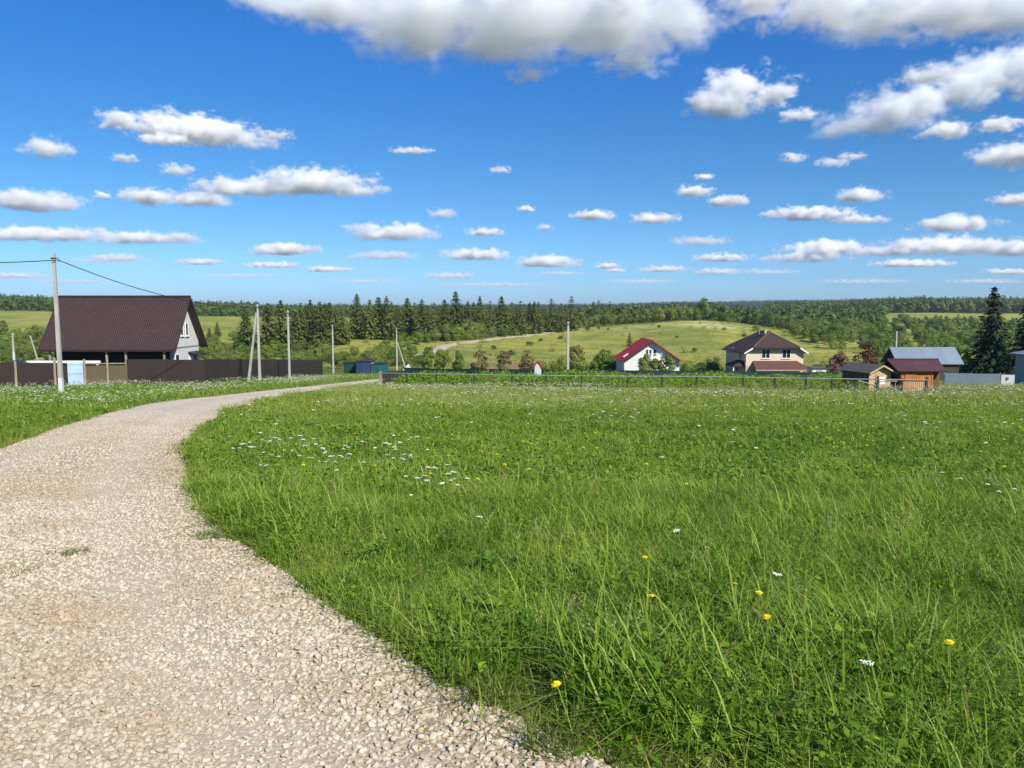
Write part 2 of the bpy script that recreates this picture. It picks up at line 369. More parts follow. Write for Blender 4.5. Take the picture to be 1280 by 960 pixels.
# ---------------------------------------------------------------- grass and stones
rng = np.random.default_rng(7)
def blades(n, radius, h0, h1, w, lean, seed, segs=3, clump=1):
    r = np.random.default_rng(seed); a = r.uniform(0, 2 * np.pi, n); q = radius * np.sqrt(r.uniform(0, 1, n))
    bx, by = q * np.cos(a), q * np.sin(a); th = r.uniform(0, 2 * np.pi, n); h = r.uniform(h0, h1, n) * np.clip(r.normal(1, .2, n), .5, 1.5)
    ln = np.abs(r.normal(lean, lean * .55, n)); ww = w * r.uniform(.6, 1.35, n); rnd = r.uniform(0, 1, n); tw = r.normal(0, .5, n)
    V = []; At = []; tt = np.linspace(0, 1, segs + 1)
    for k, t in enumerate(tt):
        off = ln * h * t ** 1.9; zz = h * t * (1 - .38 * np.clip(ln, 0, 1.6) * t)
        cx, cy = bx + np.cos(th) * off, by + np.sin(th) * off
        hw = ww * (1 - t) ** .6 * .5 if k < segs else ww * .03
        sx, sy = -np.sin(th + tw * t) * hw, np.cos(th + tw * t) * hw
        V.append(np.stack([cx - sx, cy - sy, zz - .02], -1)); V.append(np.stack([cx + sx, cy + sy, zz - .02], -1)); At += [rnd, rnd]
    V = np.stack(V, 1).reshape(-1, 3); At = np.stack(At, 1).reshape(-1); m = 2 * (segs + 1)
    b = np.arange(n)[:, None] * m + (np.arange(segs) * 2)[None, :]
    return V, np.stack([b, b + 1, b + 3, b + 2], -1).reshape(-1, 4), At
def leaves(n, radius, h0, h1, size, seed, elong=1.8):
    """broad leaves held on a low plant: bent pairs of quads"""
    r = np.random.default_rng(seed); a = r.uniform(0, 2 * np.pi, n); q = radius * np.sqrt(r.uniform(0, 1, n)); z = r.uniform(h0, h1, n)
    c = np.stack([q * np.cos(a), q * np.sin(a), z], -1); th = r.uniform(0, 2 * np.pi, n); el = r.uniform(-.5, .75, n); s = size * r.uniform(.55, 1.3, n)
    d = np.stack([np.cos(th) * np.cos(el), np.sin(th) * np.cos(el), np.sin(el)], -1); sd = np.stack([-np.sin(th), np.cos(th), r.normal(0, .35, n)], -1)
    dn = np.stack([np.zeros(n), np.zeros(n), -np.ones(n)], -1); rnd = r.uniform(0, 1, n); S = s[:, None]
    V = np.stack([c, c + d * S * .5 - sd * S * .5 / elong, c + d * S * .55 + dn * S * .06, c + d * S * .5 + sd * S * .5 / elong, c + d * S + dn * S * .22,
                  c + d * S * .85 - sd * S * .2 / elong + dn * S * .12, c + d * S * .85 + sd * S * .2 / elong + dn * S * .12], 1).reshape(-1, 3)
    b = (np.arange(n) * 7)[:, None]
    Fq = np.concatenate([b + np.array([[0, 1, 2, 3]]), b + np.array([[1, 5, 4, 2]]), b + np.array([[3, 2, 4, 6]])])
    return V, Fq, np.repeat(rnd, 7)
def join(*parts):
    V, Fq, A = [], [], []; b = 0
    for v, f, a in parts: V.append(v); Fq.append(f + b); A.append(a); b += len(v)
    return np.vstack(V), np.vstack(Fq), np.concatenate(A)
def proto(parts, m):
    """parts: list of (V,F,A); m: list of materials, one per part"""
    V, Fq, A = join(*parts); mi = np.concatenate([np.full(len(p[1]), k) for k, p in enumerate(parts)])
    return np_obj('proto', V, Fq, m, {'rnd': ('FLOAT', A.astype(np.float32))}, link=False, mi=mi)
GM = leafmat('meadow_grass_blade', (.105, .22, .005), (.255, .42, .016), .42, .5, (.42, .40, .12), tint=True, pale=(.46, .50, .15), spec=.15, dark=(.045, .125, .012))
LM = leafmat('meadow_herb_leaf', (.095, .215, .008), (.215, .365, .020), .36, .5, (.22, .29, .06), tint=True, dark=(.05, .125, .02))
SM = leafmat('seed_stem', (.20, .19, .07), (.34, .29, .14), .2, .7)
DM = leafmat('dry_blade', (.20, .16, .08), (.36, .30, .15), .2, .8)
def mixed(n, rad, h0, h1, w, lean, seed, nl, ls, nd=4, segs=3):
    P = [blades(n, rad, h0, h1, w, lean, seed, segs)]; M = [GM]
    if nl: P.append(leaves(nl, rad, h0 * .2, h1 * .62, ls, seed + 50)); M.append(LM)
    if nd: P.append(blades(nd, rad, h0 * .5, h1 * .8, w * .8, lean * 1.5, seed + 90, segs)); M.append(DM)
    return proto(P, M)
def stems(n, rad, h0, h1, seed):
    P = blades(n, rad, h0, h1, .004, .12, seed, 3); r = np.random.default_rng(seed)
    return P
nearK = [mixed(46, .16, .13, .26, .0085, .8, 1, 14, .034), mixed(50, .16, .10, .24, .0075, 1.1, 2, 18, .036), mixed(38, .15, .15, .33, .0095, .6, 3, 8, .03, 6),
         mixed(30, .16, .12, .26, .007, .9, 4, 26, .036), mixed(26, .16, .10, .24, .008, .9, 5, 32, .044), mixed(55, .16, .09, .22, .006, 1.2, 6, 18, .028, 8)]
midK = [mixed(60, .36, .12, .25, .016, .9, 11, 18, .06, 5), mixed(60, .36, .10, .23, .014, 1.1, 12, 26, .06, 5), mixed(48, .34, .14, .31, .016, .7, 13, 14, .06, 8), mixed(46, .36, .11, .25, .012, .95, 14, 30, .065, 3)]
farK = [mixed(130, 1.0, .11, .22, .03, .8, 21, 20, .10, 16, 2), mixed(140, 1.0, .09, .20, .028, 1.0, 22, 40, .10, 10, 2), mixed(120, 1.0, .13, .26, .026, .6, 23, 0, 0, 40, 2)]
edgeK = [mixed(30, .11, .06, .19, .0055, .75, 31, 3, .03, 16), mixed(24, .12, .05, .15, .005, .95, 32, 8, .03, 22)]
def grid_pts(y0, y1, step, smax=.86, jit=.5):
    xs = np.arange(-smax * y1 - 5, smax * y1 + 5, step); ys = np.arange(y0, y1, step); X, Y = np.meshgrid(xs, ys)
    X = X.ravel() + rng.uniform(-jit, jit, X.size) * step; Y = Y.ravel() + rng.uniform(-jit, jit, Y.size) * step
    k = (np.abs(X) < smax * Y + 4.5); return X[k], Y[k]
def vnoise(x, y, s, seed=0):
    r = np.random.default_rng(seed); out = np.zeros_like(x)
    for _ in range(6):
        a = r.uniform(0, 2 * np.pi); f = s * r.uniform(.6, 1.7); out += np.sin((x * np.cos(a) + y * np.sin(a)) * f + r.uniform(0, 6.28))
    return out / 3.4
def tint_of(x, y):
    """how dry and pale the sward is: the far half of the field has gone to seed"""
    seed_zone = np.clip((y - 24) / 24, 0, 1) * np.clip((x + 17 - .02 * y) / 6, 0, 1)
    t = .17 + .10 * vnoise(x, y, .45, 3) + .17 * vnoise(x, y, 2.3, 4) + seed_zone * (.42 + .2 * vnoise(x, y, .25, 5))
    return np.clip(t + rng.normal(0, .13, len(x)), 0, 1)
def rots(n): return np.stack([rng.normal(0, .08, n), rng.normal(0, .08, n), rng.uniform(0, 6.283, n)], -1)
def sward(y0, y1, step, protos, wts, keep_edge, name, label, smin=.75, smax=1.25, edge_grow=.5):
    X, Y = grid_pts(y0, y1, step)
    road_in = in_poly(X, Y); ed = edge_dist(X, Y) + wob(X, Y)
    k = (~road_in) & (ed > keep_edge); X, Y, ed = X[k], Y[k], ed[k]
    sc = rng.uniform(smin, smax, len(X)) * (.68 + .32 * np.clip(ed / edge_grow, 0, 1)) * (1 + .22 * vnoise(X, Y, 1.1, 9) + .2 * vnoise(X, Y, 3.1, 19))
    if y1 <= 10: sc = sc * (1 + .5 * np.exp(-((ed - .28) / .32) ** 2) * np.clip(.6 + .7 * vnoise(X, Y, 1.3, 77), 0, 1.2))
    w = np.array(wts, float); lead = vnoise(X, Y, 1.6, 12)
    idx = rng.choice(len(protos), len(X), p=w / w.sum())
    if len(protos) >= 4:
        herb = (lead > .45) & (rng.uniform(0, 1, len(X)) < .3); idx = np.where(herb, rng.integers(len(protos) - 2, len(protos), len(X)), idx)
    return scatter(name, np.stack([X, Y, zt(X, Y)], -1), rots(len(X)), sc, idx, tint_of(X, Y), protos, label, 'grass')
sward(.2, 10, .085, nearK, [4, 4, 3, 3, 1.5, 3], .04, 'meadow_grass', 'lush mixed green grass and herbs beside the gravel in the near field')
sward(10, 30, .2, midK, [4, 4, 3, 3], .15, 'meadow_grass', 'green grass over the middle of the field and the near verges', .8, 1.2)
sward(30, 128, .62, farK, [4, 3, 3], .5, 'meadow_grass', 'pale seeding grass over the far half of the field and verges', .8, 1.2)
# ragged fringe along the gravel
X, Y = grid_pts(.2, 22, .10); ri = in_poly(X, Y); ed = edge_dist(X, Y) + wob(X, Y) * (1)
k = ((~ri) & (ed < .5)) | (ri & (rng.uniform(0, 1, len(X)) < .75 * np.exp(-np.abs(ed) / .13) * (vnoise(X, Y, 2.1, 31) > .1))); X, Y = X[k], Y[k]
scatter('fringe_grass', np.stack([X, Y, zt(X, Y)], -1), rots(len(X)), rng.uniform(.5, 1.25, len(X)), rng.integers(0, 2, len(X)), np.clip(rng.normal(.5, .25, len(X)), 0, 1), edgeK, 'short ragged grass along the edges of the gravel road', 'grass')
# stones
def stone(seed):
    r = np.random.default_rng(seed); bm = bmesh.new(); bmesh.ops.create_icosphere(bm, subdivisions=2, radius=.5)
    V = np.array([v.co[:] for v in bm.verts]); 
    for _ in range(9):                        # chop flat facets
        n = r.normal(size=3); n /= np.linalg.norm(n); d = V @ n; lim = r.uniform(.26, .42); V = V - np.clip(d - lim, 0, None)[:, None] * n[None, :]
    V = V * np.array([1.15, .9, r.uniform(.5, .75)]) + r.normal(0, .012, V.shape)
    for v, c in zip(bm.verts, V): v.co = c
    me = bpy.data.meshes.new('stone'); bm.to_mesh(me); bm.free(); me.materials.append(STM); o = bpy.data.objects.new('stone', me); return o
def stone_mat():
    t = NT('limestone_chip'); o = t.attr('tint', 'INSTANCER'); p = t.pos()
    c = t.mix(o, (.33, .262, .175), (.585, .52, .41)); c = t.mix(t.math('MULTIPLY', t.ramp(t.noise(.7, 6, .65, p), .46, .64), .55), c, (.34, .235, .13))
    c = t.mix(t.math('MULTIPLY', t.noise(45, 4, .6, p), .3), c, (.34, .275, .185))
    return t.done(t.principled(c, .88, .2, t.bump(t.noise(160, 3, .6, p), .35, .004)))
STM = stone_mat(); stK = [stone(100 + k) for k in range(9)]
SX, SY, SS = [], [], []
for y0, y1, step, s0, s1 in ((.2, 6, .0275, .022, .062), (6, 11, .039, .028, .058), (11, 24, .075, .035, .065)):
    X, Y = grid_pts(y0 * .8 if y0 > 2 else y0, y1 * 1.25, step); k = in_poly(X, Y); X, Y = X[k], Y[k]
    u_ = (Y / y1 - .75) / .5; v_ = (Y / y0 - .8) / .45 if y0 > 2 else np.ones(len(X)); k = (rng.uniform(0, 1, len(X)) > u_) & (rng.uniform(0, 1, len(X)) < v_); X, Y = X[k], Y[k]
    SX.append(X); SY.append(Y); SS.append(s0 + (s1 - s0) * rng.beta(1.3, 2.6, len(X)))
# strays on the verge
X, Y = grid_pts(1.5, 14, .06); e = edge_dist(X, Y); k = (~in_poly(X, Y)) & (e < .45) & (rng.uniform(0, 1, len(X)) < .5 * np.exp(-e / .13)); SX.append(X[k]); SY.append(Y[k]); SS.append(rng.uniform(.018, .045, k.sum()))
SX, SY, SS = map(np.concatenate, (SX, SY, SS))
inn = in_poly(SX, SY)
# height of the road sheet under every stone
def sheet_z(x, y):
    from mathutils.bvhtree import BVHTree
    b = BVHTree.FromPolygons([v.co[:] for v in road.data.vertices], [p.vertices[:] for p in road.data.polygons])
    base = zt(x, y); out = base.copy()
    for i in range(len(x)):
        h = b.ray_cast((x[i], y[i], base[i] + 1), (0, 0, -1), 2)
        if h[0] is not None: out[i] = max(out[i], h[0].z)
    return out
# fewer and smaller chips where the wheels run, patches of packed fines
_c = (EL + ER) / 2; _w = ER - EL
_i = np.array([np.argmin((_c[:, 0] - a) ** 2 + (_c[:, 1] - b) ** 2) for a, b in zip(SX, SY)])
_u = ((SX - EL[_i, 0]) * _w[_i, 0] + (SY - EL[_i, 1]) * _w[_i, 1]) / (_w[_i] ** 2).sum(1)
_lane = np.exp(-((_u - .27) / .1) ** 2) + np.exp(-((_u - .72) / .1) ** 2)
_fine = np.clip(.5 + .9 * vnoise(SX, SY, 1.3, 21), 0, 1)
_k = rng.uniform(0, 1, len(SX)) > .10 * np.clip(_lane, 0, 1) + .12 * _fine * (SY < 12)
SX, SY, SS, _lane, inn = SX[_k], SY[_k], SS[_k] * (1 - .28 * _lane[_k]), _lane[_k], inn[_k]
SZ = sheet_z(SX, SY) + SS * np.clip(rng.normal(.01, .11, len(SX)), -.18, .26)
n = len(SX)
scatter('gravel', np.stack([SX, SY, SZ], -1), np.stack([rng.normal(0, .45, n), rng.normal(0, .45, n), rng.uniform(0, 6.28, n)], -1), SS, rng.integers(0, 9, n),
        np.clip(rng.beta(2.0, 1.7, n) + .22 * _lane - .12 + .16 * vnoise(SX, SY, .9, 23), 0, 1), stK, 'loose pale crushed limestone covering the curved road', 'gravel')
print('STONES', n)
# ---------------------------------------------------------------- trees
def cards(c, nrm, u, su, sv, rnd):
    """pointed leaf sprays: four-cornered, centred at c, lying across nrm, long axis u"""
    u = u - nrm * (u * nrm).sum(1)[:, None]; u /= np.linalg.norm(u, axis=1)[:, None] + 1e-9
    v = np.cross(nrm, u); su = su[:, None]; sv = sv[:, None]
    V = np.stack([c - u * su * .5, c - v * sv * .5 + u * su * .06, c + u * su * .5, c + v * sv * .5 - u * su * .04], 1).reshape(-1, 3)
    return V, np.arange(len(c) * 4).reshape(-1, 4), np.repeat(rnd, 4)
def unit(v): return v / (np.linalg.norm(v, axis=-1, keepdims=True) + 1e-9)
def spruce_crown(seed, h=1.0, rad=.2, layers=26, n=9, per=11, lo=.05, droop=.3, full=1.0):
    r = np.random.default_rng(seed); C, Nn, U, SU, SV, RN = [], [], [], [], [], []
    for i in range(layers):
        t = (i + r.uniform(-.3, .3)) / layers; t = min(max(t, 0), .985); t = 1 - (1 - t) ** 1.12; base = rad * (1 - t) ** .8 * (1 - .35 * np.exp(-t / .05)) + .012
        k = max(5, int(n * (1 - .35 * t)))
        for b in range(k):
            a = 2 * np.pi * (b + r.uniform(-.35, .35)) / k + i * 1.9; L = base * r.uniform(.62, 1.12) * full
            m = max(3, int(per * (1 - .5 * t))); q = np.linspace(.12, 1, m) * L
            z = lo + (1 - lo) * t + .02 - droop * q * (.6 + .5 * q / (L + 1e-6)) + .12 * q * (q / (L + 1e-6)) ** 2
            c = np.stack([np.cos(a) * q, np.sin(a) * q, z], -1) + r.normal(0, .055 * base + .002, (m, 3)) * [1, 1, .8]
            out = np.array([math.cos(a), math.sin(a), -.55])
            C.append(c); U.append(out + r.normal(0, .35, (m, 3))); Nn.append(np.array([math.cos(a) * .45, math.sin(a) * .45, .8]) + r.normal(0, .4, (m, 3)))
            SU.append(r.uniform(.055, .10, m) * (.55 + .7 * (1 - t))); SV.append(r.uniform(.02, .042, m) * (.6 + .6 * (1 - t))); RN.append(np.clip(r.normal(.2 + .6 * q / (L + 1e-6), .18), 0, 1))
    C, Nn, U = np.vstack(C) * h, unit(np.vstack(Nn)), np.vstack(U); SU, SV, RN = np.concatenate(SU) * h, np.concatenate(SV) * h, np.concatenate(RN)
    return cards(C, Nn, U, SU, SV, RN)
def broad_crown(seed, h=1.0, rad=.35, z0=.12, clumps=22, per=120, leaf=.05, top=.92, egg=1.0, cl=.36):
    """clumps of leaves spread over an uneven egg; gaps stay between them"""
    r = np.random.default_rng(seed); P = []
    while len(P) < clumps:
        v = unit(r.normal(size=3)); q = r.uniform(.35, 1) ** .6
        zc = v[2]; wx = 1 - .28 * max(zc, 0) * egg
        p = np.array([v[0] * wx * rad * q * .78, v[1] * wx * rad * q * .78, z0 + (top - z0) * (.5 + .46 * zc * q)])
        P.append(p)
    C, Nn, RN = [], [], []
    mid = np.array([0, 0, z0 + (top - z0) * .42])
    for p in P:
        R_ = rad * cl * r.uniform(.65, 1.25); m = int(per * (R_ / (rad * cl)) ** 1.6)
        d = unit(r.normal(size=(m, 3)) + unit(p - mid)[None, :] * .45 + np.array([0, 0, .25])); q = r.uniform(.45, 1.08, m)[:, None] ** .7
        c = p + d * q * R_ * [1, 1, .85]
        C.append(c); Nn.append(unit(d * .8 + unit(c - mid) * .6 + r.normal(0, .45, (m, 3)))); RN.append(np.clip(r.normal(r.uniform(.25, .75), .2, m), 0, 1))
    C, Nn, RN = np.vstack(C) * h, np.vstack(Nn), np.concatenate(RN); n = len(C)
    return cards(C, Nn, r.normal(size=(n, 3)), r.uniform(.6, 1.35, n) * leaf * h, r.uniform(.5, 1.0, n) * leaf * h, RN), np.array(P) * h
def trunk_mb(h, r0, limbs=(), bend=.02, seed=0, top=.9):
    r = random.Random(seed); m = MB(); pts = [(0, 0, -.03 * h)]; k = 5
    for i in range(1, k + 1): pts.append((r.uniform(-bend, bend) * h, r.uniform(-bend, bend) * h, h * top * i / k))
    m.tube(pts, [r0 * (1.25 if i == 0 else 1 - .88 * i / k) for i in range(k + 1)], 7)
    for L in limbs:
        zf = max(.12 * h, L[2] * .55); b = (0, 0, zf)
        m.tube([b, ((b[0] + L[0]) / 2, (b[1] + L[1]) / 2, (zf + L[2]) / 2 + .02 * h), tuple(L)], [r0 * .42, r0 * .26, r0 * .08], 5)
    return m
BARK = mat('tree_bark', (.13, .10, .075), .9, .35, 8, .4, 40, stretch=(1, 1, .25))
SPR = leafmat('spruce_needles', (.040, .056, .011), (.095, .120, .026), .15, .65, (.125, .14, .03))
SPRD = leafmat('dark_spruce_needles', (.009, .02, .009), (.026, .048, .018), .08, .6)
BRD = leafmat('broad_leaves', (.07, .13, .018), (.15, .225, .034), .3, .55, (.20, .25, .04))
OLV = leafmat('willow_leaves', (.085, .125, .022), (.175, .22, .045), .3, .55, (.23, .26, .055))
BRN = leafmat('brown_twigs', (.12, .098, .04), (.23, .185, .08), .2, .7, (.17, .17, .06))
RED = leafmat('purple_leaves', (.075, .028, .018), (.15, .055, .03), .25, .5)
PNK = leafmat('pink_blossom', (.16, .09, .06), (.32, .17, .13), .3, .6)
LIM = leafmat('lime_leaves', (.14, .20, .022), (.27, .32, .05), .32, .5)
def crown_obj(cd, m, name='crown', link=False, parent=None):
    V, Fq, A = cd
    return np_obj(name, V, Fq, m, {'rnd': ('FLOAT', A.astype(np.float32))}, link=link, parent=parent)
# one-metre-high crown meshes, several of each kind; trees share them
SPRUCE = [spruce_crown(200 + k, 1, .22 + .03 * (k % 3), 30 + 2 * (k % 3), 10, 11, droop=.25 + .1 * (k % 2)) for k in range(5)]
FULLSP = [spruce_crown(230 + k, 1, .30, 20, 9, 11, droop=.15, full=1.05) for k in range(3)]
BROAD = [broad_crown(300 + k, 1, .34 + .05 * (k % 3), .1, 20 + 3 * k, 110) for k in range(5)]
BUSH = [broad_crown(330 + k, 1, .55 + .07 * (k % 3), .02, 18 + 2 * k, 110, .06, egg=.7) for k in range(5)]
TALL = [broad_crown(360 + k, 1, .24 + .03 * (k % 2), .1, 22, 95, .042, cl=.42) for k in range(3)]
TWIG = [broad_crown(380 + k, 1, .30, .04, 26, 70, .05, cl=.34) for k in range(3)]
MESH = {}
def crown_mesh(kind, k, m):
    key = (kind, k, m.name)
    if key not in MESH:
        d = {'spruce': SPRUCE, 'full': FULLSP, 'broad': BROAD, 'bush': BUSH, 'tall': TALL, 'twig': TWIG}[kind][k]
        cd, cl = (d, ()) if kind in ('spruce', 'full') else d
        MESH[key] = crown_obj(cd, m).data
        tk = 'trunk', kind, k
        if tk not in MESH:
            r0 = .018 if kind in ('spruce', 'full', 'tall') else .022
            MESH[tk] = trunk_mb(1, r0, [p for p in cl][:10], .0 if kind in ('spruce', 'full') else .02, k, .97 if kind in ('spruce', 'full') else .75).build('trunk', BARK, link=False, smooth=True).data
    return MESH[key], MESH['trunk', kind, k]
TN = {'spruce': 'spruce_tree', 'full': 'pine_tree', 'broad': 'leafy_tree', 'bush': 'shrub', 'tall': 'leafy_tree', 'twig': 'young_tree'}
TC = {'spruce': 'spruce', 'full': 'pine', 'broad': 'tree', 'bush': 'shrub', 'tall': 'tree', 'twig': 'young tree'}
tr = random.Random(11)
def tree(kind, m, loc, h, label, group=None, wide=1.0, k=None, parts=True, cat=None, name=None):
    n = {'spruce': 5, 'full': 3, 'broad': 5, 'bush': 5, 'tall': 3, 'twig': 3}[kind]
    k = tr.randrange(n) if k is None else k % n
    cm_, tm_ = crown_mesh(kind, k, m)
    e = empty(name or TN[kind], loc, label, cat or TC[kind], group, tr.uniform(0, 6.28)); e.scale = (h * wide, h * wide * tr.uniform(.92, 1.08), h)
    if parts:
        o = bpy.data.objects.new('trunk', tm_); COL.objects.link(o); o.parent = e
    o = bpy.data.objects.new('crown', cm_); COL.objects.link(o); o.parent = e
    return e
def tree_px(kind, m, px, base, top, label, group=None, y0=60, y1=1500, Y=None, **kw):
    p = gnd(px, Y) if Y else hit(px, base, y0, y1)
    return tree(kind, m, p, top_z(top, p), label, group, **kw)
# --- the dark spruce row behind the brown fence and the road
G = 'spruces of the tall dark row'
row = [(308, 437, 385), (336, 431, 380), (352, 430, 376), (377, 428, 378), (389, 425, 375), (401, 425, 377), (413, 425, 379), (428, 423, 386), (447, 421, 368), (463, 420, 375), (474, 421, 372), (484, 421, 371), (497, 418, 382), (510, 418, 373), (528, 416, 375), (543, 414, 378), (556, 413, 375), (570, 412, 365), (585, 411, 377), (600, 410, 371), (613, 409, 376), (627, 408, 371), (640, 408, 378), (651, 407, 376), (662, 406, 378), (673, 405, 377), (689, 404, 373), (701, 403, 379), (714, 402, 370)]
SPECIAL = {570: 'tallest narrow spruce in the middle of the dark row, its tip standing above its neighbours',
           447: 'free-standing dark spruce at the left end of the cluster behind the blue shed',
           308: 'low dark spruce just left of the braced concrete pole',
           714: 'broad dark tree at the right end of the spruce row'}
for px, b, t in row:
    Y = 215 + (px - 300) * .34 if px < 440 else 262 + (px - 440) * .45
    kd = 'full' if px in (689, 701, 714, 673, 651, 613, 640, 543, 401, 377, 497) else 'spruce'; Y += tr.uniform(-9, 9)
    tree_px(kd, SPR, px, b, t, SPECIAL.get(px, 'dark green conifer in the tall row along the foot of the hill'), None if px in SPECIAL else G, Y=Y, wide=tr.uniform(1.05, 1.6) if kd == 'spruce' else tr.uniform(.85, 1.15))
for px in (367, 383, 395, 407, 420, 456, 478, 490, 519, 536, 549, 563, 578, 592, 607, 620, 634, 645, 657, 668, 681):
    Y = 228 + (px - 300) * .34 if px < 440 else 282 + (px - 440) * .45
    tree_px('spruce' if px % 3 else 'full', SPR, px, 0, tr.uniform(377, 391), 'dark green conifer in the tall row along the foot of the hill', G, Y=Y, wide=1.1)
for px in (372, 386, 398, 410, 452, 460, 469, 487, 503, 515, 524, 532, 552, 560, 575, 588, 596, 604, 616, 623, 631, 648, 664, 678, 693, 706):
    Y = 222 + (px - 300) * .34 if px < 440 else 274 + (px - 440) * .45
    tree_px(tr.choice(['spruce', 'full', 'full']), SPR, px + tr.uniform(-3, 3), 0, tr.uniform(379, 396), 'dark green conifer in the tall row along the foot of the hill', G, Y=Y + tr.uniform(-8, 14), wide=tr.uniform(1.0, 1.4))
# --- round bushes in front of the spruces, then down into the dip
G1 = 'rounded bushes along the foot of the spruce row'
for px, b, t in [(545, 428, 408), (558, 427, 404), (572, 426, 405), (586, 425, 403), (600, 424, 402), (614, 423, 404), (630, 421, 405), (646, 420, 407), (664, 417, 405), (682, 415, 406), (698, 413, 401), (708, 412, 406), (522, 431, 410), (505, 434, 414), (534, 429, 412)]:
    tree_px('bush', tr.choice([OLV, LIM, BRD]), px, b, t + tr.uniform(-3, 3), 'rounded olive-green bush at the foot of the spruces', G1, y0=200, wide=tr.uniform(.75, 1.1))
G2 = 'bushes filling the dip behind the brown fence'
for i in range(46):
    px = 258 + i * 6.2 + tr.uniform(-3, 3); b = tr.uniform(446, 463)
    tree_px('bush' if tr.random() < .7 else 'broad', tr.choice([BRD, OLV, BRD]), px, b, b - tr.uniform(15, 27), 'leafy green bush in the dip behind the brown metal fence', G2, y0=120, y1=260, wide=tr.uniform(.8, 1.15))
G3 = 'bushes left of the brown-roofed house'
for i in range(66):
    px = -60 + i * 2.5 + tr.uniform(-3, 3); b = tr.choice([tr.uniform(444, 458), tr.uniform(422, 447)])
    tree_px('bush' if tr.random() < .6 else 'broad', tr.choice([BRD, OLV]), px, b, b - tr.uniform(15, 26), 'leafy bush on the slope left of the brown-roofed house', G3, y0=110, y1=420, wide=tr.uniform(.8, 1.2))
G3b = 'bushes right of the brown-roofed house'
for i in range(26):
    px = 248 + i * 3 + tr.uniform(-2, 2); b = tr.uniform(424, 450)
    tree_px('bush', tr.choice([BRD, OLV]), px, b, b - tr.uniform(9, 18), 'low bush on the slope right of the brown-roofed house', G3b, y0=180, y1=420, wide=tr.uniform(.8, 1.2))
tree_px('spruce', SPR, 272, 421, 402, 'small pointed spruce alone on the slope just right of the brown-roofed house', y0=200, wide=1.4)
tree_px('spruce', SPR, 262, 424, 410, 'smallest spruce on the slope, close to the brown roof', y0=200, wide=1.5)
# --- bright bushes and brown young trees behind the weed patch
for px, t, w_, lb in [(532, 432, .75, 'bright green bush behind the fence, leftmost of the three beside the leaning stay'), (552, 428, .75, 'bright green bush behind the fence, tallest of the three beside the leaning stay'), (572, 434, .7, 'bright green bush behind the fence, nearest to the brown young trees')]:
    tree_px('broad', BRD, px, 0, t, lb, Y=132, wide=w_)
for px, t, lb in [(598, 430, 'brown-leaved young tree behind the fence, largest and fullest of the three'), (630, 434, 'brown-leaved young tree between two others, beside a low red roof'), (659, 434, 'brown-leaved young tree next to the little red-roofed well house')]:
    tree_px('twig', BRN, px, 0, t, lb, Y=112, wide=1.05)
for px, t, lb in [(722, 427, 'leafy green tree just right of the tall pale pole'), (757, 432, 'bushy green tree left of the red-roofed house'), (748, 440, 'low green shrub under the tree left of the red-roofed house'), (700, 448, 'small green bush left of the tall pale pole'), (771, 445, 'small green bush against the left wall of the red-roofed house')]:
    tree_px('broad', BRD if px != 722 else OLV, px, 0, t, lb, Y=128, wide=.95)
for px, t, lb, w_ in [(808, 438, 'loose fruit tree in front of the left half of the white gable', .9), (833, 440, 'loose fruit tree in front of the right half of the white gable', 1.0), (820, 446, 'smaller fruit tree between two others in front of the white gable', .9)]:
    tree_px('broad', OLV, px, 0, t, lb, Y=106, wide=w_, k=px)
for i in range(22):
    px = 684 + i * 16.5 + tr.uniform(-7, 7)
    if 776 < px < 858 or 898 < px < 1014: continue
    tree_px(tr.choice(['bush', 'broad']), tr.choice([BRD, LIM, OLV]), px, 0, tr.uniform(445, 457), 'light green bush behind the dark teal fence at the foot of the hill', 'light bushes behind the dark teal fence', Y=tr.uniform(138, 165), wide=tr.uniform(.9, 1.3))
tree_px('full', SPR, 787, 433, 415, 'small green conifer on the hillside above the red roof', y0=200, wide=1.1)
for px, t, lb in [(882, 447, 'low green bush between the red roof and the beige house'), (894, 451, 'small dark bush against the left side of the beige house'), (862, 452, 'small green bush at the right corner of the red-roofed house'), (1026, 452, 'low green bush right of the beige house')]:
    tree_px('bush', BRD, px, 0, t, lb, Y=134, wide=.9)
tree_px('broad', RED, 1082, 0, 428, 'purple-leaved tree behind the grey-roofed shed', Y=104, wide=.95)
tree_px('broad', PNK, 1050, 0, 437, 'pinkish blossoming tree left of the purple-leaved tree', Y=112, wide=1.0)
tree_px('full', BRD, 1052, 0, 424, 'pointed green tree rising behind the pinkish blossoming tree', Y=125, wide=.75)
tree_px('broad', BRD, 1098, 0, 440, 'green bush between the purple-leaved tree and the blue-grey roof', Y=126, wide=.9)
# --- dark spruces by the grey fence
tree_px('spruce', SPRD, 1239, 0, 360, 'tall black-green spruce behind the grey metal fence', Y=108, wide=1.12, k=0)
tree_px('spruce', SPRD, 1283, 0, 372, 'dark spruce at the right edge behind the grey-walled house', Y=100, wide=1.15, k=3)
for px, t, lb in [(1211, 434, 'bright bush leaning over the right end of the blue-grey roof'), (1222, 442, 'low lime bush left of the tall black-green spruce'), (1262, 418, 'bright leafy tree between the two dark spruces'), (1258, 440, 'low bush behind the white gate'), (1195, 446, 'small bush behind the left end of the grey metal fence')]:
    tree_px('broad', LIM if px in (1222, 1262) else BRD, px, 0, t, lb, Y=112 if px != 1262 else 120, wide=1.0)
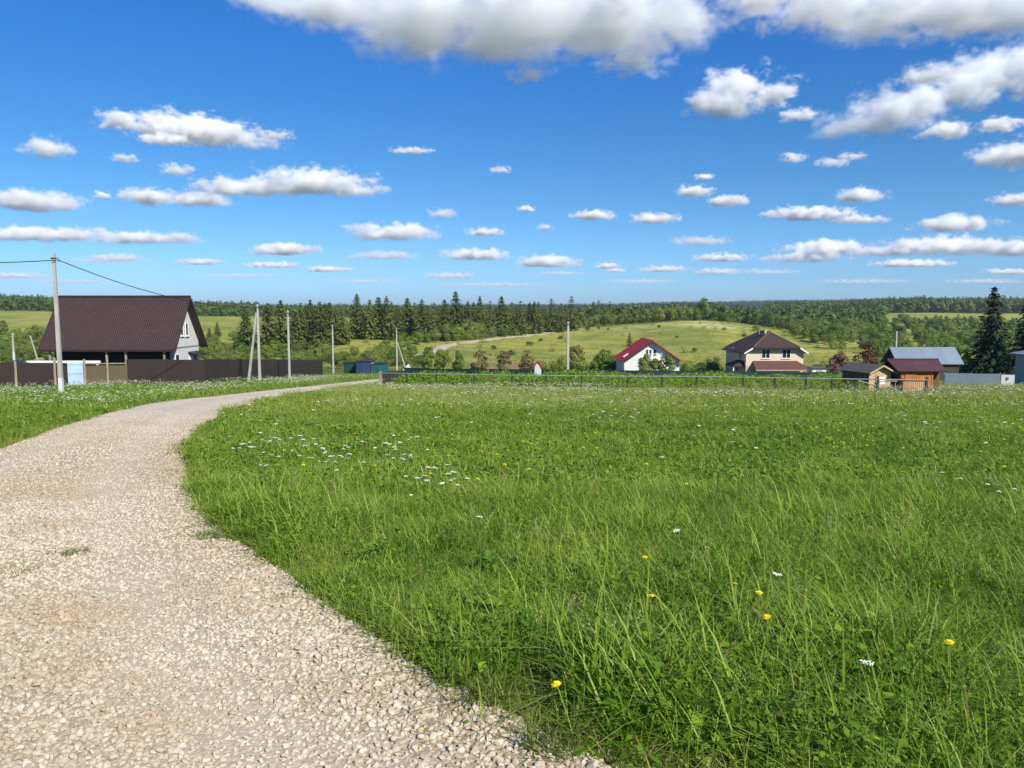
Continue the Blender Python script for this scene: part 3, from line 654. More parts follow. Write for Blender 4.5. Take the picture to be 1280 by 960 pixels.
# --- pale trees along the top of the hill meadow
G4 = 'trees along the top edge of the hill meadow'
for i in range(62):
    px = 722 + i * 5.1 + tr.uniform(-3, 3)
    bb = np.interp(px, [720, 800, 870, 940, 1000, 1060], [411, 404, 400, 405, 416, 428]); b = bb + tr.uniform(-1.5, .8)
    hh = tr.uniform(13, 22) * np.interp(px, [720, 800, 880, 960, 1060], [.9, .95, 1.2, 1.05, .9])
    tree_px('broad' if tr.random() < .7 else 'bush', tr.choice([BRD, OLV, OLV]), px, b, b - hh, 'leafy green tree along the top edge of the hill meadow', G4, y0=300, y1=620, wide=tr.uniform(.75, 1.05), parts=False)
tree_px('broad', OLV, 880, 400.5, 369, 'tallest leafy tree on the crest of the hill meadow', y0=380, y1=480, wide=.95, k=3)
tree_px('bush', LIM, 994, 421, 402, 'pale lime rounded tree at the right end of the hill meadow', y0=300, y1=500, wide=.95)
tree_px('bush', BRD, 945, 415, 406, 'dark low bush on the meadow behind the chimney of the beige house', y0=300, wide=1)
for px, b, t in [(748, 411.5, 408), (760, 412.5, 409.5), (824, 410, 405.5), (735, 413, 407), (700, 424, 419), (676, 427, 422), (662, 432, 426), (905, 413, 409), (930, 421, 416), (846, 423, 419), (716, 438, 432), (618, 437, 431), (640, 444, 437), (868, 440, 434)]:
    tree_px('bush', tr.choice([BRD, SPR]), px, b, t, 'small dark bush alone on the open hill meadow', 'small bushes dotted over the open hill meadow', y0=180, y1=460, wide=tr.uniform(1.0, 1.5), parts=False)
# --- bushes of the right-hand slope
G5 = 'bushes covering the right-hand slope'
for i in range(195):
    px = 985 + tr.random() * 320; lo = np.interp(px, [985, 1040, 1100, 1300], [424, 436, 450, 456]); hi = np.interp(px, [985, 1040, 1100, 1300], [408, 404, 404, 404])
    q = tr.random(); b = lo + (hi - lo) * q
    tree_px(tr.choice(['bush', 'broad', 'broad', 'bush', 'tall']), tr.choice([BRD, OLV, BRD, LIM] if tr.random() < .4 else [BRD, OLV]), px, b, b - tr.uniform(13, 25) * (1.1 - .4 * q), 'bushy green tree on the slope rising behind the right-hand houses', G5, y0=200, y1=700, wide=tr.uniform(.9, 1.35), parts=False)
G6 = 'small dark conifers on the right-hand slope'
for px, b, t in [(1041, 425, 399), (1120, 410, 397), (1133, 411, 396), (1158, 412, 396), (1176, 413, 394), (1197, 413, 392), (1103, 409, 397), (1214, 412, 395), (1092, 408, 396)]:
    tree_px('full', SPR, px, b, t, 'small dark conifer among the bushes of the right-hand slope', G6, y0=250, y1=700, wide=1.1, parts=False)
# --- far-off woods, one mass each
FW = [leafmat('far_wood_leaves', (.05, .095, .018), (.11, .17, .03), .2, .7, (.15, .20, .04), tint=True), leafmat('far_conifer_leaves', (.028, .052, .016), (.058, .09, .026), .12, .7, (.07, .10, .028), tint=True)]
fk = []
for k in range(3): fk.append(crown_obj(broad_crown(500 + k, 1, .36, .0, 9, 42, .13, cl=.42)[0], FW[0]))
for k in range(3): fk.append(crown_obj(spruce_crown(520 + k, 1, .24, 11, 6, 4, lo=0, droop=.2), FW[1]))
for q, s in ((fk[3], 1), (fk[4], 1), (fk[5], 1)):
    me = q.data; co = np.zeros(len(me.vertices) * 3, np.float32); me.vertices.foreach_get('co', co); co = co.reshape(-1, 4, 3); c = co.mean(1, keepdims=True); co = c + (co - c) * 1.9; me.vertices.foreach_set('co', co.ravel())
def wood(px0, px1, Y0, Y1, step, h0, h1, conifer, label, seed, edge=None):
    r = np.random.default_rng(seed); s0, s1 = (px0 - 640) / F, (px1 - 640) / F; P = []
    Y = Y0
    while Y < Y1:
        n = int((s1 - s0) * Y / step) + 1; s = s0 + (s1 - s0) * (np.arange(n) + r.uniform(-.4, .4, n)) / n; yy = Y + r.uniform(-.5, .5, n) * step
        if edge is not None: yy = yy + edge(s) 
        P.append(np.stack([s * yy, yy], -1)); Y += step
    P = np.vstack(P); n = len(P); hs = r.uniform(h0, h1, n) * (1 + .12 * vnoise(P[:, 0], P[:, 1], .03, seed))
    con = r.uniform(0, 1, n) < conifer; idx = np.where(con, r.integers(3, 6, n), r.integers(0, 3, n)); hs = np.where(con, hs * 1.12, hs)
    return scatter('forest', np.stack([P[:, 0], P[:, 1], zt(P[:, 0], P[:, 1]) - .3], -1), np.stack([np.zeros(n), np.zeros(n), r.uniform(0, 6.28, n)], -1), hs, idx, np.clip(.4 + .35 * vnoise(P[:, 0], P[:, 1], .05, seed + 1) + r.normal(0, .2, n), 0, 1), fk, label, 'forest')
wood(-160, 330, 705, 1060, 7.5, 8, 13, .35, 'mixed forest covering the far hill behind the brown-roofed house', 1)
wood(225, 560, 590, 900, 8, 6, 10, .4, 'forest strip beyond the field to the left of the spruce row', 2)
wood(500, 760, 470, 800, 8.5, 6, 10, .45, 'woods filling the ground behind the spruce row', 3)
wood(735, 1110, 470, 800, 8.5, 8, 13, .3, 'pale green woods behind the crest of the hill meadow', 4)
wood(960, 1460, 830, 1350, 9, 12, 17, .35, 'forest band beyond the sunlit far field on the right', 5)
wood(930, 1460, 540, 640, 9, 2, 4.5, .15, 'scrub along the near edge of the sunlit far field', 7)
wood(560, 1500, 2400, 3050, 17, 14, 20, .7, 'blue-green forested ridge on the horizon', 6)
wood(-200, 600, 1900, 2300, 17, 12, 17, .6, 'distant forest along the horizon on the left', 8)
# ---------------------------------------------------------------- building materials
def tile_mat(name, c, course=.35, wave=.21, ridge=False, var=.12, across='x'):
    """pressed-metal tile: rounded waves across, a step at every course; object X runs along the eave"""
    t = NT(name); X = t.xyz(t.obj()); ux, uz = (X[0], X[2]) if across == 'x' else (X[1], X[2])
    wv = t.math('SINE', t.math('MULTIPLY', ux, 2 * math.pi / wave)); st = t.math('FRACT', t.math('MULTIPLY', uz, 1 / course))
    seam = t.ramp(st, 0, .16, 1, 0)
    h = t.math('ADD', t.math('MULTIPLY', wv, .5), t.math('MULTIPLY', st, -1.2))
    n = t.noise(1.3, 4, .6); col = t.mix(t.ramp(n, .3, .7), tuple(x * (1 - var) for x in c), tuple(x * (1 + var) for x in c))
    col = t.mix(t.math('MULTIPLY', t.noise(14, 3, .6), .25), col, tuple(x * 1.6 for x in c))
    return t.done(t.principled(col, .72, .2, t.bump(h, .9, .05)))
def board_mat(name, c, width=.12, axis=0, var=.25, gap=.06, dark=.35, rough=.75):
    t = NT(name); X = t.xyz(t.obj()); u = t.math('MULTIPLY', X[axis], 1 / width); fr = t.math('FRACT', u)
    wn = t.new('ShaderNodeTexWhiteNoise', noise_dimensions='1D'); t.l.new(t.math('FLOOR', u), wn.inputs['W'])
    st = [1, 1, 1]; st[2 if axis != 2 else 0] = .12
    col = t.mix(wn.outputs['Value'], tuple(x * (1 - var) for x in c), tuple(x * (1 + var) for x in c))
    col = t.mix(t.math('MULTIPLY', t.noise(14, 5, .65, t.mapv(t.obj(), tuple(st))), .4), col, tuple(x * .55 for x in c))
    e = t.ramp(t.math('ABSOLUTE', t.math('SUBTRACT', fr, .5)), .5 - gap, .5, 0, 1)
    return t.done(t.principled(t.mix(t.math('MULTIPLY', e, 1 - dark), col, tuple(x * .3 for x in c)), rough, .25, t.bump(t.math('SUBTRACT', 1.0, e), .6, .012)))
def corr_mat(name, c, width=.2, axis=0, rough=.45, var=.1, metallic=0):
    """trapezoid profiled sheet, ribs upright"""
    t = NT(name); X = t.xyz(t.obj()); fr = t.math('PINGPONG', t.math('MULTIPLY', X[axis], 1 / width), .5)
    h = t.ramp(fr, .18, .3); st = [1, 1, .2]
    n = t.noise(1.1, 5, .6, t.mapv(t.obj(), tuple(st)))
    col = t.mix(t.ramp(n, .3, .7), tuple(x * (1 - var) for x in c), tuple(x * (1 + var) for x in c))
    wn = t.new('ShaderNodeTexWhiteNoise', noise_dimensions='1D'); t.l.new(t.math('FLOOR', t.math('MULTIPLY', X[axis], 1 / 1.15)), wn.inputs['W'])
    col = t.mix(t.math('MULTIPLY', wn.outputs['Value'], .3), col, tuple(min(1, x * 1.5) for x in c))
    return t.done(t.principled(col, rough, .4, t.bump(h, .7, .03), metallic))
def block_mat(name, c, joint=(.45, .43, .40)):
    t = NT(name); b = t.new('ShaderNodeTexBrick', {'Scale': 1.0, 'Color1': tuple(c), 'Color2': tuple(x * .9 for x in c), 'Mortar': joint, 'Mortar Size': .012, 'Brick Width': .6, 'Row Height': .2})
    cx = t.new('ShaderNodeCombineXYZ'); X = t.xyz(t.obj()); t.l.new(t.math('ADD', X[0], X[1]), cx.inputs[0]); t.l.new(X[2], cx.inputs[1]); t.l.new(cx.outputs[0], b.inputs['Vector'])
    col = t.mix(t.math('MULTIPLY', t.noise(2.2, 5, .6), .35), b.outputs['Color'], tuple(x * .72 for x in c))
    return t.done(t.principled(col, .85, .2, t.bump(b.outputs['Fac'], -.3, .01)))
BROWNTILE = tile_mat('brown_metal_tile', (.046, .028, .027)); DBROWNTILE = tile_mat('dark_brown_tile', (.060, .037, .034), .35, .21)
BROWNLEAN = tile_mat('red_brown_tile', (.115, .055, .045), .33, .21); REDTILE = tile_mat('red_metal_tile', (.36, .025, .035), .4, .22, across='y')
BEIGETILE_Y = tile_mat('brown_tile_side', (.056, .034, .032), .35, .21, across='y')
FASCIA = mat('dark_brown_trim', (.035, .024, .022), .5); WHITET = mat('white_painted_trim', (.74, .73, .70), .5, .06)
SOFFIT = board_mat('brown_soffit_boards', (.24, .135, .07), .15, 1); SHADESOF = board_mat('shadow_grey_soffit_boards', (.10, .105, .115), .18, 1)  # grey soffit: the overhang's shadow on the gable put into its colour
LOGS = board_mat('eave_shade_logs', (.022, .017, .014), .22, 2, .3, .12)  # near-black: the deep eave's shade on this wall painted into the colour
GREYSIDE = block_mat('pale_grey_block_wall', (.62, .61, .56)); WHITEW = mat('white_plaster', (.62, .61, .58), .8, .06, 3)
BEIGE = mat('beige_plaster', (.60, .50, .36), .85, .05, 2.5, .1, 60); BEIGELOW = mat('tan_lower_wall', (.45, .37, .27), .85, .08, 2.5)
GLASS = NT('window_glass'); GLASS = GLASS.done(GLASS.principled((.02, .025, .03), .06, .6))
DARKIN = mat('dark_opening', (.02, .018, .016), .9)
WOODP = mat('weathered_post_wood', (.27, .22, .155), .85, .3, 6, .4, 30, stretch=(1, 1, .15)); GREYW = mat('grey_weathered_wood', (.30, .28, .25), .85, .25, 6, .4, 30, stretch=(.2, 1, 1))
CONC = mat('pole_concrete', (.36, .345, .30), .85, .18, 3, .25, 40, stretch=(1, 1, .2), dirt=(.22, .20, .16)); WHITEW2 = mat('whitewash', (.55, .55, .54), .85, .1, 4, .2)
STEEL = mat('galvanised_steel', (.42, .43, .44), .4, .1, 5, metallic=.8); BLACKM = mat('black_rubber', (.015, .015, .016), .5); IRON = mat('dark_green_iron', (.022, .032, .026), .55, .2, 8)
BROWNSHEET = corr_mat('dark_brown_profiled_sheet', (.028, .018, .0145), .21, 0); BROWNSHEET_Y = corr_mat('dark_brown_profiled_sheet_side', (.034, .024, .023), .21, 1)
OLIVE = corr_mat('olive_brown_profiled_sheet', (.095, .072, .038), .21, 0); GREENSHEET = corr_mat('dark_teal_sheet', (.007, .026, .024), .2, 0)
PALEBLUE = mat('pale_blue_sheet', (.34, .45, .53), .5, .12, 1.5, dirt=(.35, .50, .60)); GREYSHEET = mat('grey_blue_sheet', (.36, .42, .43), .6, .08, 2, stretch=(1, 1, .3))
BLUEROOF = corr_mat('blue_grey_sheet_roof', (.15, .195, .245), .22, 0, .6, .06); DARKWOOD = board_mat('dark_gable_boards', (.06, .05, .045), .15, 1)
PURPLE = corr_mat('purple_brown_sheet_roof', (.065, .026, .034), .2, 0, .65); ORANGE = board_mat('orange_stained_boards', (.42, .165, .038), .13, 0, .15); ORANGED = board_mat('brown_stained_boards', (.17, .085, .035), .13, 0, .2)
TANB = board_mat('fresh_pale_boards', (.50, .36, .19), .14, 0, .18); SHADEB = board_mat('olive_shade_boards', (.14, .12, .075), .14, 1, .2); FELT = mat('grey_roofing_felt', (.085, .08, .078), .9, .2, 4)  # olive side boards: that side's shade painted in as a darker colour
GREYWALL = mat('grey_plaster_wall', (.33, .34, .36), .85, .08)
BLUEP = corr_mat('blue_painted_sheet', (.022, .042, .10), .2, 0, .5); TEALP = corr_mat('teal_painted_sheet', (.010, .085, .09), .2, 0, .5); DTEAL = corr_mat('dark_green_painted_sheet', (.010, .045, .035), .2, 0, .5)
PINKR = tile_mat('faded_red_roof', (.20, .105, .08), .35, .2); NAVY = mat('navy_tarp', (.02, .03, .10), .5, .2, 3)
def mbox(name, m, par, *b): return MB().box(*b).build(name, m, par)
def window(par, axis, at_, c, w, h, z, out, bars=1, frame=WHITET, sill=True, name='window', fw=.07):
    """a framed window on a wall at coordinate at_ of the axis; out is +1/-1 facing; frame mesh is the window, panes are its sub-parts"""
    fr = MB(); gl = MB()
    def bx(m, a0, a1, z0, z1, d0, d1):
        lo, hi = sorted((at_ + out * d0, at_ + out * d1))
        m.box(a0, a1, lo, hi, z0, z1) if axis == 'y' else m.box(lo, hi, a0, a1, z0, z1)
    bx(fr, c - w / 2, c + w / 2, z, z + fw, .003, .06); bx(fr, c - w / 2, c + w / 2, z + h - fw, z + h, .003, .06)
    n = bars + 1
    for i in range(n + 1):
        x = c - w / 2 + fw / 2 + (w - fw) * i / n; bx(fr, x - fw / 2, x + fw / 2, z + fw, z + h - fw, .003, .06)
    f = fr.build(name, frame, par)
    bx(gl, c - w / 2 + .01, c + w / 2 - .01, z + .01, z + h - .01, .004, .025); gl.build('pane', GLASS, f)
    if sill:
        s = MB(); bx(s, c - w / 2 - .1, c + w / 2 + .1, z - .06, z - .003, .003, .14); s.build('sill', frame, f)
    return f
# ---------------------------------------------------------------- brown-roofed house on the left
Y0 = 75.0; xe = ray(219, 437).x * Y0; xw = ray(48, 437).x * Y0; zE = at(219, 437, Y0).z; Yr = 79.0; Yb = 83.0; zR = at(240, 371, Yr).z; zb = gz(-40, 78)
H = empty('house', (-39.5, 79, zb), 'long house with a steep dark brown metal-tile roof and a pale grey gable', 'house')
def L(x, y, z): return (x + 39.5, y - 79, z - zb)
rf = MB()
rf.slab([L(xw, Y0, zE), L(xe, Y0, zE), L(xe, Yr, zR), L(xw, Yr, zR)], .14)
rf.slab([L(xe, Yb, zE), L(xw, Yb, zE), L(xw, Yr, zR - .002), L(xe, Yr, zR - .002)], .14)
roof = rf.build('roof', BROWNTILE, H)
m = MB(); m.tube([L(xw - .05, Yr, zR + .03), L(xe + .05, Yr, zR + .03)], .12, 8); m.build('ridge_cap', FASCIA, roof)
for yy in (Y0, Yb):        # barge boards at both gables, gutter boards at the eaves
    m = MB()
    for xx in (xe + .035, xw - .035):
        d = .05
        m.add([L(xx - d / 2, yy, zE - .22), L(xx + d / 2, yy, zE - .22), L(xx + d / 2, yy, zE + .03), L(xx - d / 2, yy, zE + .03), L(xx - d / 2, Yr, zR - .2), L(xx + d / 2, Yr, zR - .2), L(xx + d / 2, Yr, zR + .05), L(xx - d / 2, Yr, zR + .05)],
              [(0, 1, 2, 3), (4, 7, 6, 5), (0, 4, 5, 1), (1, 5, 6, 2), (2, 6, 7, 3), (3, 7, 4, 0)])
    m.build('barge_board', FASCIA, roof)
m = MB(); m.box(*[v for p in zip(L(xw, Y0 - .06, zE - .2), L(xe, Y0 - .02, zE + .01)) for v in p]); m.build('gutter', FASCIA, roof)
# soffit boards under the gable overhang
xg = xe - .75
m = MB()
for ys, sgn in ((Y0, 1), (Yb, -1)):
    q = [L(xg + .02, ys, zE - .16), L(xe - .01, ys, zE - .16), L(xe - .01, Yr, zR - .165), L(xg + .02, Yr, zR - .165)]
    m.slab(q if sgn > 0 else q[::-1], .03)
m.build('soffit', SOFFIT, roof)
yw0, yw1 = Y0 + 1.35, Yb - .55
slope = (zR - zE) / (Yr - Y0)
def under(y): return zR - .22 - abs(y - Yr) * slope
w_ = MB(); w_.prism([(yw0 - 79, -.5), (yw1 - 79, -.5), (yw1 - 79, under(yw1) - zb), (0, under(Yr) - zb), (yw0 - 79, under(yw0) - zb)], 'x', xw + .9 + 39.5, xg + 39.5)
w_.build('gable_wall', GREYSIDE, H)
mbox('front_wall', LOGS, H, xw + .85 + 39.5, xg - .4 + 39.5, yw0 - 79 - .12, yw0 - 79 - .004, -.3, under(yw0) - zb - .03)
for px in (62, 133, 157, 205):
    x = ray(px, 440).x * (Y0 + .3); mbox('porch_post', WOODP, H, x + 39.42, x + 39.58, Y0 + .25 - 79, Y0 + .42 - 79, -.3, zE - zb - .05 + .25 * slope)
for y, a, b in ((79.6, 403.5, 420), (78.4, 403.5, 420)):
    z1, z0 = at(0, a, y).z - zb, at(0, b, y).z - zb; window(H, 'x', xg + 39.5, y - 79, .72, z1 - z0, z0, 1, 0, WHITET, fw=.1)
zt_ = at(0, 434, 79).z - zb
mbox('string_course', GREYW, H, xg + 39.503, xg + 39.56, yw0 - 79 + .3, yw1 - 79 - .02, zt_, zt_ + .12)
window(H, 'x', xg + 39.5, -1.9, 1.0, 1.3, zt_ - 1.9, 1, 0, WHITET)
dcan = MB(); dcan.slab([(xg + 39.505, .7, zt_ - .5), (xg + 40.3, .7, zt_ - .75), (xg + 40.3, 3.1, zt_ - .75), (xg + 39.505, 3.1, zt_ - .5)], .06); dcan.build('canopy', FASCIA, H)
dr = mbox('door', WHITET, H, xg + 39.503, xg + 39.56, 1.0, 1.9, .1, zt_ - .85); mbox('handle', STEEL, dr, xg + 39.563, xg + 39.61, 1.75, 1.79, 1.05, 1.2)
window(H, 'x', xg + 39.5, 2.4, .7, 1.2, zt_ - 2.1, 1, 0, GREYW)
# ---------------------------------------------------------------- beige two-storey house
def P3(x, y, z): return (x - BX, y - BY, z - BZ)
YF = 119.4; xl, xr = ray(930.5, 441).x * YF, ray(1011, 441).x * YF; ze = at(930, 441, YF).z; zr = at(960, 415, 123.2).z; xm = (xl + xr) / 2
BX, BY = xm, 125.7; BZ = gz(xm, 125.7)
B = empty('house', (BX, BY, BZ), 'beige two-storey house with a brown clipped hip roof and a tiled lean-to', 'house')
f_ = .27; zh = ze + (zr - ze) * f_; hw = (xr - xl) / 2; YB = 132.0; y1, y2 = YF + 3.7, YB - 3.7
A = lambda sx, t, y: P3(xm + sx * hw * (1 - t), y, ze + (zr - ze) * t)
def facet(name, pts, m_, par, t=.13): return MB().slab([Vector(p) for p in pts], t).build(name, m_, par)
rt = MB()
rt.slab([A(1, 0, YF), A(1, 0, YB), A(1, f_, YB), A(0, 1, y2), A(0, 1, y1), A(1, f_, YF)], .13)
rt.slab([A(-1, 0, YB), A(-1, 0, YF), A(-1, f_, YF), A(0, 1, y1), A(0, 1, y2), A(-1, f_, YB)], .13)
hp = MB(); hp.slab([A(-1, f_, YF), A(1, f_, YF), A(0, 1, y1)], .13); hp.slab([A(1, f_, YB), A(-1, f_, YB), A(0, 1, y2)], .13)
R1 = rt.build('roof', BEIGETILE_Y, B); hp.build('hip_end', DBROWNTILE, R1)
m = MB()
for sx in (-1, 1): m.tube([Vector(A(sx, f_, YF)) + Vector((0, 0, .03)), Vector(A(0, 1, y1)) + Vector((0, 0, .04))], .09, 6)
m.tube([Vector(A(0, 1, y1)) + Vector((0, 0, .04)), Vector(A(0, 1, y2)) + Vector((0, 0, .04))], .09, 6); m.build('ridge_cap', mat('ridge_brown', (.13, .085, .07), .5), R1)
for sx in (-1, 1):
    a, b = Vector(A(sx * 1.0, 0, YF - .03)), Vector(A(sx, f_, YF - .03)); m = MB(); u_ = Vector((0, 0, .24))
    m.add([a - u_, b - u_, b, a, a - u_ + Vector((0, .05, 0)), b - u_ + Vector((0, .05, 0)), b + Vector((0, .05, 0)), a + Vector((0, .05, 0))], [(0, 1, 2, 3), (7, 6, 5, 4), (0, 4, 5, 1), (1, 5, 6, 2), (2, 6, 7, 3), (3, 7, 4, 0)]); m.build('barge_board', WHITET, R1)
    m = MB(); e0, e1 = Vector(A(sx, 0, YF)), Vector(A(sx, 0, YB)); m.tube([e0 + Vector((sx * .07, 0, -.1)), e1 + Vector((sx * .07, 0, -.1))], .08, 8); m.build('gutter', FASCIA, R1)
m = MB(); e0, e1 = Vector(A(-1, f_, YF - .05)), Vector(A(1, f_, YF - .05)); m.box(e0.x, e1.x, e0.y - .03, e0.y + .03, e0.z - .2, e0.z - .01); m.build('fascia', FASCIA, R1)
wx0, wx1, wy0, wy1 = xl + .5, xr - .5, YF + .75, YB - .6; tw = lambda x: (1 - abs(x - xm) / hw)
zwall = ze + (zr - ze) * (.5 / hw) - .25; zmid = at(0, 458, 120).z
w_ = MB(); xa = hw * (1 - f_)
prof = [(wx0 - BX, zmid - BZ), (wx1 - BX, zmid - BZ), (wx1 - BX, zwall - BZ), (xa, zh - BZ - .22), (-xa, zh - BZ - .22), (wx0 - BX, zwall - BZ)]
w_.prism(prof, 'y', wy0 - BY, wy1 - BY); w_.build('wall', BEIGE, B)
mbox('ground_storey', BEIGELOW, B, wx0 - BX + .03, wx1 - BX - .03, wy0 - BY + .03, wy1 - BY - .03, -1.2, zmid - BZ - .003)
for pc in (957.3, 983.1):
    yq = wy0; xc = ray(pc, 440).x * yq; z1, z0 = at(0, 436.6, yq).z, at(0, 448, yq).z; window(B, 'y', wy0 - BY, xc - BX, 1.32, z1 - z0, z0 - BZ, -1, 1, WHITET)
for pc, wd_, hh in ((915.5, .8, 1.0), (926, .6, 1.3)):      # side windows
    yq = wx0 / ray(pc, 440).x; window(B, 'x', wx0 - BX, yq - BY, wd_, hh, at(0, 441 if wd_ > .7 else 448 - 0, yq).z - BZ - .1, -1, 0, FASCIA if wd_ < .7 else WHITET, sill=False)
# lean-to along the front, its slope tiled, resting on posts
lt = at(0, 451, wy0).z; yl = wy0 - 2.5; lb = at(0, 462, yl).z; q0, q1 = ray(941, 450).x * wy0, ray(996, 450).x * wy0; b0, b1 = ray(945, 462).x * yl, ray(1011, 462).x * yl
m = MB(); m.slab([P3(b0, yl, lb), P3(b1, yl, lb), P3(q1, wy0 - .005, lt), P3(q0, wy0 - .005, lt)], .1); m.slab([P3(b1, yl, lb - .003), P3(b1, wy0 + 2, lb - .003), P3(wx1 + .01, wy0 + 2, lt - .05), P3(q1, wy0 - .005, lt - .003)], .1)
ln = m.build('lean_to_roof', BROWNLEAN, B)
mbox('fascia', mat('pale_fascia', (.36, .25, .19), .6), ln, b0 - BX, b1 - BX, yl - BY - .05, yl - BY - .003, lb - BZ - .22, lb - BZ - .02)
for x in (b0 + .2, (b0 + b1) / 2, b1 - .2): mbox('porch_post', WHITET if x > b1 - 1 else WOODP, B, x - BX - .07, x - BX + .07, yl - BY + .1, yl - BY + .24, -1.2, lb - BZ - .12)
# hooded porch on the shaded side
yp0, yp1 = wy0 + .4, wy0 + 5.2; pt, pb = at(0, 450, yp0 + 2.4).z, at(0, 456.5, yp0 + 2.4).z; po = wx0 - 1.9
m = MB(); m.slab([P3(po, yp1, pb), P3(po, yp0, pb), P3(wx0 - .005, yp0 + .8, pt), P3(wx0 - .005, yp1 - .8, pt)], .1); m.slab([P3(po, yp0, pb - .003), P3(wx0 - .005, yp0, pb - .003), P3(wx0 - .005, yp0 + .8, pt - .003)], .1)
m.build('porch_roof', BEIGETILE_Y, B)
for y in (yp0 + .2, yp1 - .2): mbox('porch_post', WHITET, B, po - BX + .1, po - BX + .24, y - BY, y - BY + .14, -1.2, pb - BZ - .02)
dr = mbox('door', FASCIA, B, wx0 - BX - .06, wx0 - BX - .003, yp0 + 2 - BY, yp0 + 3 - BY, -.9, 1.2); mbox('handle', STEEL, dr, wx0 - BX - .11, wx0 - BX - .062, yp0 + 2.8 - BY, yp0 + 2.85 - BY, .1, .25)
window(B, 'x', wx0 - BX, yp0 + 4.1 - BY, .9, 1.1, zmid - BZ - 1.5, -1, 0, WHITET)
window(B, 'y', wy0 - BY + .02, ray(982, 466).x * wy0 - BX, 1.3, 1.0, zmid - BZ - 1.9, -1, 1, WHITET)
m = MB(); cx = -.35; m.box(cx - .2, cx + .2, y1 - BY + .6, y1 - BY + 1.0, zr - BZ - .4, zr - BZ + .42); ch = m.build('chimney', BEIGELOW, R1); mbox('chimney_cap', STEEL, R1, cx - .26, cx + .26, y1 - BY + .54, y1 - BY + 1.06, zr - BZ + .45, zr - BZ + .5)
mbox('vent_pipe', STEEL, R1, cx - .9, cx - .78, y1 - BY + 1.2, y1 - BY + 1.32, zr - BZ - .4, zr - BZ + .35)
# ---------------------------------------------------------------- red-roofed house
YA = 115.0; ra = at(816.5, 425, YA); hwA = (854 - 777) / 2 / F * YA; zeA = at(0, 452, YA).z; YK = 125.2; RX_, RZ_ = ra.x, gz(ra.x, 120)
Hh = empty('house', (RX_, 120, RZ_), 'white house with a red metal roof and overhang shadow on its gable behind fruit trees', 'house')
def Q(x, y, z): return (x, y - 120, z - RZ_)
rr = MB(); rr.slab([Q(-hwA, YK, zeA), Q(-hwA, YA, zeA), Q(0, YA, ra.z), Q(0, YK, ra.z)], .12); rr.slab([Q(hwA, YA, zeA), Q(hwA, YK, zeA), Q(0, YK, ra.z - .002), Q(0, YA, ra.z - .002)], .12)
RR = rr.build('roof', REDTILE, Hh)
m = MB()
for sx in (-1, 1):
    q = [Q(sx * hwA, YA + .02, zeA - .14), Q(sx * hwA, YA + .85, zeA - .14), Q(0, YA + .85, ra.z - .142), Q(0, YA + .02, ra.z - .142)]
    m.slab(q if sx > 0 else q[::-1], .03)
m.build('soffit', SHADESOF, RR)
for sx in (-1, 1):
    a, b = Vector(Q(sx * hwA, YA - .02, zeA)), Vector(Q(0, YA - .02, ra.z)); u_ = Vector((0, 0, .2)); t_ = Vector((0, .04, 0))
    m = MB(); m.add([a - u_, b - u_, b, a, a - u_ + t_, b - u_ + t_, b + t_, a + t_], [(0, 1, 2, 3), (7, 6, 5, 4), (0, 4, 5, 1), (1, 5, 6, 2), (2, 6, 7, 3), (3, 7, 4, 0)]); m.build('barge_board', FASCIA if sx < 0 else mat('red_trim', (.40, .06, .04), .5), RR)
hb = hwA - .45; slA = (ra.z - zeA) / hwA; zu = lambda x: ra.z - .2 - abs(x) * slA
w_ = MB(); w_.prism([(-hb, -.6), (hb, -.6), (hb, zu(hb) - RZ_), (0, zu(0) - RZ_), (-hb, zu(hb) - RZ_)], 'y', YA + .8 - 120, YK - .5 - 120); w_.build('wall', WHITEW, Hh)
yq = YA + .8
for pc in (808.8, 813, 818.6): window(Hh, 'y', yq - 120, ray(pc, 440).x * yq - RX_, .42 if pc < 815 else .6, 1.05, at(0, 445.5, yq).z - RZ_, -1, 0, WHITET, False, fw=.05)
m = MB(); bz = at(0, 449, yq).z - RZ_
m.box(-1.3, 1.3, yq - 120 - 1.1, yq - 120 - .003, bz - .12, bz); bal = m.build('balcony', WHITET, Hh)
m = MB()
for i in range(14): x = -1.28 + 2.56 * i / 13; m.box(x - .02, x + .02, yq - 121.08, yq - 121.04, bz + .003, bz + .85)
m.box(-1.3, 1.3, yq - 121.09, yq - 121.03, bz + .853, bz + .91); m.build('railing', WHITET, bal)
for pc, ww in ((790, 1.0), (836, 1.2)): window(Hh, 'y', yq - 120, ray(pc, 440).x * yq - RX_, ww, 1.1, .9, -1, 1, WHITET)
sk = MB(); c0 = Vector(Q(-hwA * .78, YA + 3.2, zeA + (ra.z - zeA) * .22)); nrm_ = Vector((-slA, 0, 1)).normalized(); du = Vector((1, 0, slA)).normalized(); dv = Vector((0, 1, 0))
sk.slab([c0 + nrm_ * .13 - du * .45 - dv * .4, c0 + nrm_ * .13 + du * .45 - dv * .4, c0 + nrm_ * .13 + du * .45 + dv * .4, c0 + nrm_ * .13 - du * .45 + dv * .4], .12); sk.build('skylight', WHITET, RR)
